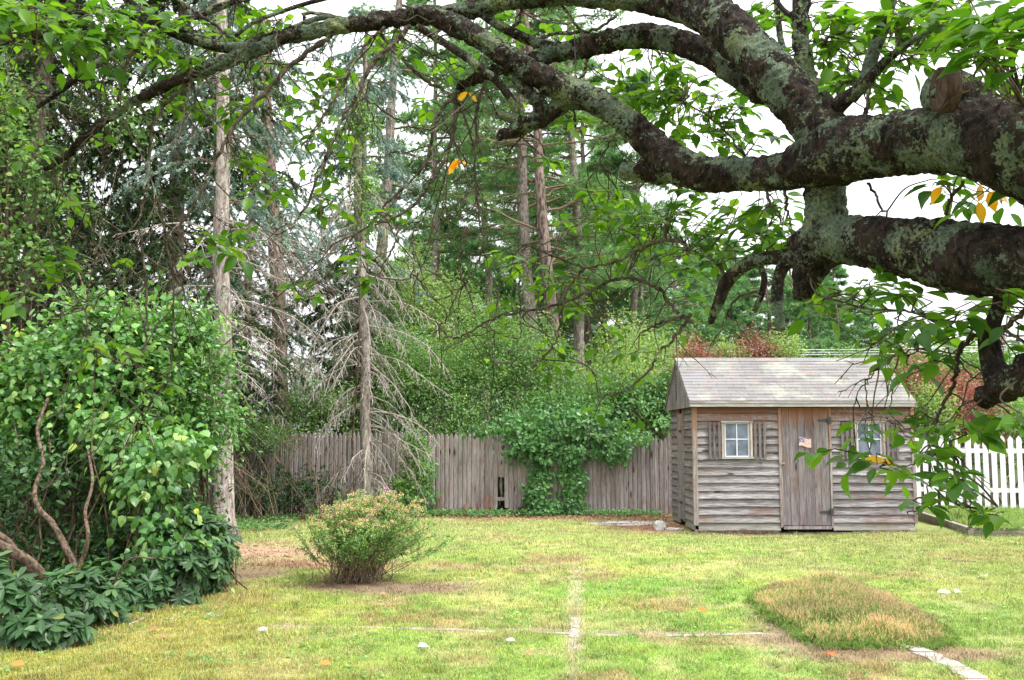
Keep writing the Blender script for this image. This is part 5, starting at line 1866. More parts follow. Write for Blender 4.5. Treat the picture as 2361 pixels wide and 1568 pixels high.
# heather mat
hc = np.array([2.93, 9.0])
rt = empty('heather_patch', (hc[0], hc[1], 0), 'low spreading heather mat with faded pinkish tan spikes in the right part of the lawn', 'plant')
n = 30000
# outline on the ground through the marked points
OUT = np.array([gp(u, v)[:2] for u, v in [(1712, 1392), (1745, 1420), (1790, 1450), (1850, 1492), (1920, 1506), (2010, 1504), (2110, 1508), (2190, 1500), (2225, 1490), (2200, 1460), (2140, 1425), (2075, 1385), (2000, 1355), (1900, 1347), (1810, 1352), (1740, 1368)]])
Q = R.uniform(OUT.min(0), OUT.max(0), (n * 2, 2))
Q0 = Q.copy()
Q = Q + (np.stack([fbm(Q[:, 0], Q[:, 1], .3, 25), fbm(Q[:, 0], Q[:, 1], .3, 26)], 1) - .5) * .5
ins = np.zeros(len(Q), bool)
for i in range(len(OUT)):
    a_, c_ = OUT[i], OUT[(i + 1) % len(OUT)]
    cond = ((a_[1] > Q[:, 1]) != (c_[1] > Q[:, 1]))
    xi = (c_[0] - a_[0]) * (Q[:, 1] - a_[1]) / (c_[1] - a_[1] + 1e-12) + a_[0]
    ins ^= cond & (Q[:, 0] < xi)
Q = Q[ins]
dist = np.full(len(Q), 9.0)
for i in range(len(OUT)):
    a_, c_ = OUT[i], OUT[(i + 1) % len(OUT)]
    e = c_ - a_
    t = np.clip(((Q - a_) @ e) / (e @ e), 0, 1)
    dist = np.minimum(dist, np.linalg.norm(Q - a_ - t[:, None] * e, axis=1))
ht = .035 + .15 * np.clip(dist / .65, 0, 1) ** .8 * (.3 + 1.4 * fbm(Q[:, 0], Q[:, 1], .35, 15))
kk = (R.random(len(Q)) < np.clip(dist / .14, .12, 1)) & (R.random(len(Q)) < .25 + .75 * np.clip(fbm(Q[:, 0], Q[:, 1], .25, 17) * 1.6 - .25, 0, 1))
Q, ht, dist = Q[kk], ht[kk], dist[kk]
P = np.stack([Q[:, 0], Q[:, 1], np.zeros(len(Q))], 1)
lz = nrm(np.stack([R.normal(size=len(Q)) * .38, R.normal(size=len(Q)) * .38 - .1, np.ones(len(Q))], 1))
C = curve_batch(P, lz, ht * R.uniform(.45, 1.35, len(Q)), .05, 4, .01)
b = Buf()
tubes(b, C[::2], np.linspace(.0016, .001, 4)[None], 3)
b.build('stem', G_HEATH, rt)
b = Buf()
p, t = sample_on(C, R.uniform(.15, .85, (len(C), 4)))
needles(b, p.reshape(-1, 3), t.reshape(-1, 3), 3, .030, .0055, .8, .2)
b.build('foliage', G_HEATH, rt)
b = Buf()
fl = (dist > .08 + .12 * R.random(len(dist))) & (R.random(len(dist)) < .15 + .75 * np.clip(fbm(Q[:, 0], Q[:, 1], .3, 29) * 2 - .5, 0, 1))
p, t = sample_on(C[fl], np.tile(np.linspace(.55, 1.0, 4), (fl.sum(), 1)))
needles(b, p.reshape(-1, 3), t.reshape(-1, 3), 2, .030, .0042, .22, .5, rnd=np.repeat(np.clip(R.random(fl.sum()) * .6 + .7 * (fbm(Q[fl, 0], Q[fl, 1], .4, 33) - .25), 0, 1), 4))
b.build('flower_spike', HEATH_TIP, rt)

# ------------------------------------------------------------------ the big cherry tree
CT = empty('cherry_tree', (4.6, 3.6, 0), 'big old cherry tree with lichen covered limbs reaching in from the right', 'tree')
z1 = lambda x, y: (x / 3, y / 3)
z2 = lambda x, y: (787 + x / 3, y / 3)
z3 = lambda x, y: (1574 + x / 3, y / 3)
z4 = lambda x, y: (x / 3, 522.7 + y / 3)
z5 = lambda x, y: (787 + x / 3, 522.7 + y / 3)
z6 = lambda x, y: (1574 + x / 3, 522.7 + y / 3)
z9 = lambda x, y: (1574 + x / 3, 1045.3 + y / 3)


def dep(u):
    return float(np.interp(u, [-100, 0, 1000, 1500, 2000, 2361, 2500], [4.4, 4.5, 4.9, 4.6, 3.6, 3.0, 2.9]))


# each limb: (zoom map, [(x, y, width in photo px, depth offset)...], part, sides)
id_ = lambda x, y: (x, y)
LIMBS = [
    # main limb from the right edge to the fork and on to the left
    (id_, [(2620, 420, 250, .1), (2480, 385, 240, 0), (2380, 352, 228, 0), (2290, 322, 200, 0), (2200, 316, 170, 0), (2120, 325, 158, 0), (2040, 337, 152, 0), (1960, 345, 156, 0), (1890, 366, 138, 0), (1820, 392, 96, 0), (1750, 400, 80, 0), (1680, 402, 78, 0), (1610, 398, 84, 0), (1560, 384, 88, 0)], 'limb', 20),
    (id_, [(1600, 398, 60, 0), (1540, 398, 52, .02), (1480, 396, 50, .03), (1432, 396, 44, .04)], 'limb', 14),
    (id_, [(1590, 392, 84, 0), (1545, 372, 90, 0), (1512, 340, 78, 0), (1470, 300, 70, 0), (1420, 262, 64, 0), (1370, 232, 62, 0), (1307, 206, 64, 0), (1250, 180, 60, 0), (1187, 143, 58, 0), (1137, 108, 54, 0), (1087, 77, 52, 0), (1035, 52, 50, 0), (985, 34, 46, 0), (950, 30, 40, .02)], 'limb', 16),
    # upper limb rising from the fork and crossing the top of the picture
    (id_, [(1920, 345, 130, .05), (1874, 275, 118, 0), (1812, 205, 112, -.05), (1760, 145, 108, -.05), (1700, 85, 108, -.05), (1650, 40, 104, -.05), (1600, 14, 96, 0), (1540, 2, 88, 0), (1460, -10, 74, .05), (1380, -14, 66, .1), (1290, -16, 60, .1), (1200, -6, 56, .1), (1120, 12, 50, .1), (1050, 30, 44, .1), (985, 36, 44, .08), (920, 42, 42, .05), (850, 52, 40, 0), (787, 60, 38, 0), (667, 84, 34, 0), (610, 108, 36, 0), (567, 124, 36, 0), (500, 150, 33, 0), (433, 176, 27, 0), (350, 214, 24, 0), (283, 250, 21, 0), (217, 298, 21, 0), (167, 346, 19, 0), (130, 374, 17, 0), (104, 392, 15, 0)], 'limb', 16),
    (id_, [(600, 112, 28, 0), (555, 112, 30, 0), (500, 106, 28, 0), (433, 86, 27, 0), (367, 58, 25, 0), (320, 24, 22, 0), (285, -10, 20, 0)], 'limb', 10),
    (id_, [(680, -30, 16, .2), (600, -14, 16, .2), (533, 6, 16, .2), (467, 32, 17, .2), (405, 54, 18, .15), (360, 76, 18, .1), (300, 106, 18, .1), (233, 142, 18, .1), (190, 170, 17, .1), (150, 200, 16, .1), (115, 226, 14, .1), (84, 248, 12, .1)], 'limb', 10),
    (id_, [(787, 46, 16, .1), (745, 40, 15, .1), (700, 54, 14, .1), (655, 72, 13, .1), (600, 88, 12, .1), (565, 104, 12, .05)], 'limb', 8),
    (id_, [(760, -6, 12, -.1), (700, 10, 11, -.1), (640, 30, 11, -.1), (583, 52, 10, -.1), (543, 84, 9, -.1)], 'limb', 8),
    # third limb behind, running left from the upper limb
    (id_, [(1770, 210, 80, .2), (1700, 165, 74, .2), (1640, 125, 68, .2), (1574, 100, 62, .2), (1510, 84, 62, .2), (1454, 84, 60, .2), (1400, 96, 56, .2), (1354, 108, 50, .2), (1300, 118, 46, .2), (1254, 130, 44, .2), (1200, 150, 38, .15), (1147, 162, 30, .1), (1104, 180, 24, .1), (1072, 194, 22, .1), (1052, 212, 20, .1)], 'limb', 12),
    (id_, [(1290, 118, 30, .2), (1250, 104, 28, .2), (1220, 92, 26, .2), (1180, 74, 25, .15), (1140, 52, 22, .1), (1104, 26, 20, .1), (1090, 6, 20, .1)], 'limb', 9),
    (id_, [(1340, 215, 48, .05), (1300, 238, 46, .05), (1265, 262, 44, .05), (1225, 284, 44, .05), (1190, 300, 38, .05), (1160, 310, 26, .05), (1150, 318, 16, .05)], 'limb', 12),
    (id_, [(1215, 282, 26, .03), (1180, 272, 24, .03), (1143, 262, 18, .03)], 'limb', 9),
    (id_, [(1190, 160, 34, .03), (1200, 190, 34, .02), (1225, 218, 34, .02), (1250, 250, 36, .02), (1245, 275, 34, .03)], 'limb', 10),
    (id_, [(960, 60, 16, -.05), (1000, 84, 18, -.05), (1070, 128, 20, -.05), (1100, 152, 20, -.05), (1137, 178, 20, -.03), (1165, 210, 20, 0), (1187, 244, 21, .02), (1192, 272, 22, .04)], 'limb', 9),
    # uprights over the fork
    (id_, [(1905, 262, 56, .1), (1880, 215, 46, .1), (1856, 165, 43, .1), (1848, 110, 42, .1), (1845, 55, 42, .1), (1850, -20, 42, .1)], 'limb', 12),
    (id_, [(1910, 280, 44, .05), (1932, 245, 40, .05), (1962, 220, 36, .05), (1992, 196, 30, .05), (2040, 142, 22, .05), (2080, 112, 18, .05), (2107, 92, 16, .05), (2174, 52, 13, .05), (2245, -4, 11, .05)], 'limb', 10),
    (id_, [(1960, 228, 32, .1), (1990, 190, 32, .12), (2008, 140, 32, .15), (2024, 95, 32, .15), (2040, 50, 32, .15), (2056, -10, 32, .15)], 'limb', 10),
    (id_, [(1812, 130, 16, .3), (1800, 90, 16, .3), (1794, 40, 16, .3), (1790, -15, 16, .3)], 'limb', 8),
    (id_, [(1836, 42, 14, .1), (1812, 28, 13, .1), (1796, 10, 12, .1), (1780, -10, 11, .1)], 'limb', 8),
    # trunk-like piece under the fork and the lower limb
    (id_, [(1905, 400, 104, .1), (1904, 440, 98, .1), (1905, 480, 98, .1), (1902, 530, 104, .1), (1892, 570, 100, .1), (1872, 610, 84, .1), (1858, 650, 66, .1), (1848, 690, 38, .1)], 'limb', 16),
    (id_, [(2640, 610, 190, .1), (2500, 612, 182, .1), (2400, 606, 172, .08), (2300, 600, 166, .05), (2200, 592, 160, .05), (2120, 576, 146, .05), (2050, 566, 126, .05), (1980, 556, 112, .06), (1920, 552, 110, .08), (1870, 560, 90, .1), (1838, 578, 60, .1)], 'limb', 20),
    (id_, [(1840, 590, 44, .1), (1812, 606, 34, .12), (1796, 640, 28, .12), (1792, 690, 27, .12), (1796, 725, 26, .12), (1802, 762, 18, .12)], 'limb', 10),
    (id_, [(1850, 585, 46, .1), (1807, 593, 38, .15), (1757, 596, 34, .15), (1710, 616, 32, .15), (1676, 650, 31, .15), (1660, 690, 28, .15), (1646, 722, 22, .15), (1638, 746, 14, .15)], 'limb', 12),
    (id_, [(1748, 604, 14, .15), (1762, 640, 15, .15), (1757, 675, 15, .15), (1740, 718, 12, .15)], 'limb', 8),
    # limb hanging by the right edge and the cut-off limb
    (id_, [(2312, 660, 40, .1), (2306, 700, 36, .1), (2292, 738, 36, .1), (2280, 775, 44, .1), (2284, 820, 50, .1), (2296, 862, 58, .08), (2310, 896, 60, .05)], 'limb', 12),
    (id_, [(2520, 790, 90, 0), (2420, 832, 86, 0), (2361, 866, 78, 0), (2318, 890, 68, 0), (2282, 908, 60, 0), (2262, 916, 48, 0)], 'limb', 14),
]
TWIGS = [   # finer branches drawn from the photo: (map, [(x, y)...], width start, width end, depth offset)
    (z1, [(2300, 250), (2250, 275), (2050, 420), (1850, 620), (1650, 830), (1550, 1000), (1450, 1200), (1380, 1350), (1230, 1590)], 16, 6, 0),
    (z1, [(1330, 540), (1290, 580), (1130, 750), (1050, 900), (1030, 1150), (1000, 1350), (960, 1560)], 12, 5, 0),
    (z4, [(960, 0), (1000, 300), (1010, 600), (1000, 850), (900, 960), (700, 870), (620, 750), (600, 600), (610, 450), (650, 300), (690, 100), (700, -60)], 6, 4, 0),
    (z4, [(1100, -200), (1130, 0), (1190, 300), (1195, 700), (1170, 1050), (1050, 1200), (960, 1320)], 7, 3, .1),
    (z1, [(960, 330), (900, 380), (860, 480), (830, 640), (815, 700)], 11, 7, .05),
    (z1, [(970, 170), (975, 250), (960, 330)], 10, 9, .05),
    (z1, [(740, 880), (750, 980), (735, 1060), (700, 1150)], 9, 5, 0),
    (z1, [(2361, 120), (2120, 90), (2100, 180), (1960, 210), (1700, 290)], 10, 8, .1),
    (z1, [(1230, -10), (1400, 120), (1560, 230), (1690, 330)], 9, 9, 0),
    (z1, [(730, 0), (800, 90), (860, 160)], 7, 4, .1),
    (z1, [(480, 0), (420, 120), (300, 250), (200, 320), (0, 280)], 5, 3, -.2),
    (z1, [(130, 560), (290, 660), (480, 730), (700, 770)], 5, 3, .3),
    (z1, [(600, 630), (800, 670), (980, 690)], 4, 3, .1),
    (z1, [(470, 1070), (440, 1180), (300, 1150)], 5, 3, 0),
    (z1, [(330, 1180), (430, 1300), (560, 1450), (700, 1480)], 5, 3, 0),
    (z2, [(480, 180), (380, 280), (250, 400), (150, 560), (110, 680), (20, 780), (-60, 980), (-150, 1180), (-220, 1380), (-330, 1560)], 14, 6, -.05),
    (z2, [(300, 190), (200, 270), (100, 430), (0, 590), (-100, 780), (-190, 900), (-250, 1010)], 9, 5, -.05),
    (z2, [(260, 220), (360, 320), (480, 470), (600, 570), (740, 640), (790, 660)], 10, 9, .08),
    (z2, [(790, 640), (790, 780), (770, 950), (690, 1150), (600, 1290), (530, 1400), (380, 1500), (230, 1560)], 13, 5, .08),
    (z2, [(770, 680), (700, 740), (650, 850), (620, 1000), (590, 1120), (440, 1290), (300, 1430), (200, 1550), (100, 1620)], 11, 5, .08),
    (z2, [(1000, 560), (950, 720), (930, 900), (920, 1150), (940, 1350), (960, 1560)], 9, 5, .08),
    (z2, [(800, 700), (860, 830), (900, 950), (920, 1040)], 8, 5, .1),
    (z2, [(700, 830), (780, 980), (850, 1090), (880, 1200), (940, 1330), (890, 1500)], 6, 3, .12),
    (z2, [(150, 680), (300, 770), (450, 860), (600, 905), (760, 900)], 5, 3, .1),
    (z2, [(400, 260), (560, 340), (740, 430), (860, 470)], 5, 3, .1),
    (z2, [(1700, 400), (1690, 480), (1660, 570)], 12, 6, .3),
    (z2, [(1520, 30), (1600, 130), (1680, 260)], 7, 8, .15),
    (z2, [(1360, 270), (1500, 230), (1740, 210), (1850, 150), (1900, 110)], 10, 7, .2),
    (z2, [(1250, 20), (1240, 130), (1190, 190)], 9, 9, .2),
    (z2, [(1620, 880), (1610, 780), (1600, 700)], 7, 5, .1),
    (z2, [(1330, 860), (1200, 1000), (1130, 1130), (1090, 1190)], 6, 3, .2),
    (z2, [(1900, 920), (1830, 1030), (1760, 1180)], 5, 3, .3),
    (z5, [(2400, 190), (2361, 110), (2200, 100), (2080, 160), (2000, 190), (1900, 240), (1800, 265), (1680, 290), (1550, 235), (1400, 180), (1280, 120)], 12, 4, .4),
    (z5, [(1680, 290), (1600, 380), (1540, 480), (1520, 650), (1480, 800), (1400, 900), (1320, 985)], 8, 4, .4),
    (z5, [(2330, 600), (2260, 520), (2200, 440), (2080, 370), (1960, 355), (1850, 380), (1750, 430), (1600, 500), (1400, 560), (1250, 590), (1100, 615), (1000, 660), (900, 720), (780, 770), (700, 720), (650, 650)], 11, 4, .5),
    (z5, [(2420, 660), (2361, 620), (2270, 650), (2200, 670), (2080, 730)], 12, 5, .3),
    (z5, [(2420, 600), (2361, 690), (2280, 790), (2200, 860), (2140, 980), (2050, 1070), (1930, 1145), (1800, 1180)], 10, 4, .3),
    (z5, [(400, 0), (380, 120), (300, 250), (250, 330), (100, 420), (0, 480)], 6, 3, .05),
    (z5, [(870, 0), (840, 120), (820, 250), (850, 390), (900, 520), (930, 600)], 7, 4, .1),
    (z5, [(960, 0), (990, 130), (940, 250), (860, 380), (820, 440), (760, 560), (700, 680), (630, 740)], 6, 4, .1),
    (z5, [(500, 0), (490, 100), (500, 200), (480, 350), (350, 360), (200, 330)], 5, 3, .05),
    (z5, [(500, 340), (560, 400), (610, 480), (700, 500), (840, 400)], 5, 3, .1),
    (z5, [(1230, 350), (1240, 500), (1240, 680), (1230, 780), (1100, 740), (1000, 715)], 5, 3, .3),
    (z5, [(1230, 900), (1180, 940), (1080, 940), (1020, 910)], 4, 3, .3),
    (z6, [(2420, 560), (2300, 640), (2200, 715), (2060, 740), (1960, 800), (1900, 900), (1890, 1000), (1860, 1120), (1800, 1250), (1755, 1350), (1820, 1430), (1870, 1560)], 15, 7, .1),
    (z9, [(1870, -10), (1930, 120), (1960, 250), (2000, 400), (1990, 480), (1970, 530)], 7, 2, .1),
    (z6, [(1890, 900), (1750, 880), (1600, 870), (1400, 950), (1280, 1050), (1200, 1170), (1180, 1300)], 5, 3, .1),
    (z6, [(1900, 880), (1700, 850), (1550, 860), (1400, 930), (1300, 1030), (1265, 1150), (1300, 1260), (1370, 1310), (1430, 1230), (1445, 1100), (1400, 970), (1340, 800)], 4, 3, .1),
    (z6, [(2050, 735), (1900, 680), (1800, 650), (1650, 600), (1500, 585), (1300, 570), (1150, 545), (1000, 500), (930, 470)], 8, 3, .05),
    (z6, [(1500, 590), (1480, 660), (1440, 760), (1380, 790)], 4, 3, .05),
    (z6, [(2200, 720), (2361, 800), (2450, 850)], 10, 8, .1),
    (z6, [(1900, 860), (1980, 1010), (2080, 1060)], 6, 3, .1), (z6, [(1890, 900), (2000, 960), (2100, 1040)], 5, 3, .1),
    (z9, [(1755, 320), (1640, 380), (1560, 420)], 4, 3, .1), (z9, [(2020, 420), (2080, 400), (2180, 370)], 4, 3, .1),
    (z9, [(1860, -30), (1700, 20), (1550, 90), (1430, 70)], 4, 2, .05),
    (z6, [(600, 240), (560, 120), (590, 20), (620, -90)], 7, 4, .2), (z6, [(290, 330), (200, 220), (100, 180), (0, 150)], 10, 4, .3),
    (z6, [(520, 450), (400, 480), (330, 560), (300, 650)], 8, 4, .3), (z6, [(300, 600), (380, 680), (470, 800)], 5, 3, .3),
    (z3, [(1460, 430), (1700, 350), (1800, 280)], 6, 4, .1), (z3, [(1760, 130), (1620, 330), (1480, 380)], 5, 3, .1), (z3, [(1500, 0), (1540, 100), (1480, 350)], 8, 6, .1),
    (z3, [(1260, 800), (1280, 700), (1300, 560)], 14, 8, .05), (z3, [(1050, 720), (1110, 560), (1150, 370)], 7, 3, .2), (z3, [(430, 1080), (250, 860), (0, 700)], 7, 4, .3),
    (z3, [(1280, 1270), (1340, 1370), (1410, 1500)], 8, 6, .2), (z3, [(560, 1310), (620, 1420), (680, 1540)], 9, 5, .3), (z3, [(710, 1300), (720, 1430), (740, 1530)], 10, 6, .3),
    (z3, [(1820, 1510), (1850, 1380), (1940, 1250)], 10, 9, .1), (z3, [(2361, 740), (2150, 610), (2030, 450), (1950, 330)], 6, 4, -.3),
    (z3, [(900, 200), (930, 290), (1000, 270), (1090, 230)], 10, 5, .2),
]
limbbuf = Buf()
SKEL = []
for k, (mp, pts, part, sides_) in enumerate(LIMBS):
    a = np.array([(*mp(p[0], p[1]), p[2], p[3]) for p in pts], float)
    a = smooth_path(a, 6)
    P = np.array([at(q[0], q[1], dep(q[0]) + q[3]) for q in a])
    rad = a[:, 2] / 2 / FPX * P[:, 1]
    bb_ = Buf()
    tube(bb_, P, rad, sides_, .05 if rad.mean() > .03 else .07, seed=k, rnd=.5)
    lo = bb_.build('limb', BARK_CH, CT, smooth=True)
    SKEL.append(P)
    if rad.mean() > .035:     # rough knobs and bark flakes breaking the outline
        tex = bpy.data.textures.get('bark_lumps') or bpy.data.textures.new('bark_lumps', 'CLOUDS')
        tex.noise_scale = .035
        tex.noise_depth = 3
        sb = lo.modifiers.new('sub', 'SUBSURF')
        sb.levels = sb.render_levels = 2
        dm = lo.modifiers.new('disp', 'DISPLACE')
        dm.texture = tex
        dm.texture_coords = 'OBJECT'
        dm.strength = .034
        dm.mid_level = .5
# trunk out of the frame at the right, joining both big limbs
e1 = at(2620, 420, dep(2500) + .1)
e2 = at(2640, 610, dep(2500) + .1)
b = Buf()
fork = (e1 + e2) / 2 + np.array([.75, .25, -.25])
tube(b, smooth_path([[4.1, 3.8, -.05], [4.0, 3.75, .25], [3.7, 3.6, .8], [3.2, 3.4, 1.4], fork, fork + [-.2, 0, .3]], 6), np.linspace(.36, .22, 31), 20, .06)
tube(b, smooth_path([fork - [-.1, 0, .1], (fork + e1) / 2 + [0, 0, .06], e1 + [-.05, 0, 0]], 6), np.linspace(.21, .155, 13), 18, .05)
tube(b, smooth_path([fork - [-.1, 0, .2], (fork + e2) / 2 - [0, 0, .02], e2 + [-.05, 0, 0]], 6), np.linspace(.19, .12, 13), 18, .05)
e3 = at(2520, 790, dep(2500))
tube(b, smooth_path([fork - [0, 0, .5], (fork + e3) / 2 - [0, 0, .15], e3 + [-.03, 0, 0]], 6), np.linspace(.10, .056, 13), 12, .05)
b.build('trunk', BARK_CH, CT, smooth=True)
# pruned stub with bare heartwood on top of the main limb
b = Buf()
d0 = dep(2190)
tube(b, [at(2260, 300, d0 + .05), at(2235, 262, d0 - .02), at(2195, 222, d0 - .08), at(2172, 208, d0 - .12)], [.115, .105, .088, .080], 16, .05, cap=True)
st = b.build('cut_stub', BARK_CH, CT, smooth=True)
b = Buf()
cc = at(2163, 205, d0 - .15)
nn_ = nrm(np.array([-.98, -.18, .05]))
e1_ = nrm(np.cross(nn_, [0, 0, 1.0]))
e2_ = np.cross(nn_, e1_)
ang = np.linspace(0, 6.283, 20, endpoint=False)
ring = lambda r1, r2, h: cc + e1_ * (np.cos(ang) * r1)[:, None] + e2_ * (np.sin(ang) * r2)[:, None] + nn_ * h
V = np.concatenate([ring(.056, .080, -.05), ring(.050, .072, .0), ring(.036, .056, -.012), cc[None] + nn_ * .004])
q = np.arange(20)
F4 = np.concatenate([np.stack([q, (q + 1) % 20, 20 + (q + 1) % 20, 20 + q], 1), np.stack([20 + q, 20 + (q + 1) % 20, 40 + (q + 1) % 20, 40 + q], 1)])
F3 = np.stack([40 + q, 40 + (q + 1) % 20, np.full(20, 60)], 1)
b.add(V, [F4, F3])
b.build('cut_face', CUT, st, smooth=True)

twb = Buf()
rgc = np.random.default_rng(77)
for k, (mp, pts, w0, w1, od) in enumerate(TWIGS):
    a = smooth_path(np.array([mp(*p) for p in pts], float), 6)
    P = np.array([at(q[0], q[1], dep(q[0]) + od) for q in a])
    P[1:-1] += rgc.normal(size=(len(P) - 2, 3)) * .004
    rad = np.linspace(w0, w1, len(P)) / 2 / FPX * P[:, 1] * .9
    tube(twb, P, rad, 7, .1, seed=k, rnd=.4)
    SKEL.append(P)
SK = np.concatenate(SKEL)


def nearest(p):
    return SK[np.argmin(((SK - p) ** 2).sum(1) + 2.0 * np.maximum(p[2] - SK[:, 2], 0) * 0)]


# small bare side twigs on the drawn branches
for P in SKEL[len(LIMBS):] + [SKEL[3][60:], SKEL[4], SKEL[5]]:
    Ltot = np.linalg.norm(np.diff(P, axis=0), axis=1).sum()
    m_ = int(Ltot / .17)
    if m_ < 1: continue
    p, t = sample_on(P[None], rgc.random((1, m_)))
    p, t = p[0], t[0]
    D = nrm(t * .5 + rgc.normal(size=t.shape) * .7 + [0, 0, -.35])
    C = curve_batch(p, D, rgc.uniform(.08, .38, m_), rgc.uniform(-.2, .5, m_), 6, .03)
    tubes(twb, C, np.linspace(.0032, .0016, 6)[None], 4)
    S2, _ = side_twigs(C, np.full(len(C), .25), 2, .3, .4, .8, .3, .2, 4, 3)
    tubes(twb, S2, np.linspace(.0018, .0012, 4)[None], 3)
src = np.concatenate([SKEL[3][70:-6], SKEL[5][20:], SKEL[7]] + [P[2:] for P in SKEL[len(LIMBS):len(LIMBS) + 22]])
q = src[rgc.integers(0, len(src), 60)]
D = nrm(rgc.normal(size=q.shape) * [.6, .4, .2] + [-.25, 0, -.75])
C = curve_batch(q, D, rgc.uniform(.35, .95, len(q)), rgc.uniform(-.25, .25, len(q)), 9, .018)
tubes(twb, C, np.linspace(.0042, .0018, 9)[None], 5)
S2, l2 = side_twigs(C, np.full(len(C), .5), 5, .25, .5, .8, .35, .1, 6, 5)
tubes(twb, S2, np.linspace(.0022, .0013, 6)[None], 3)
twb.build('twig', BARK_TW, CT)

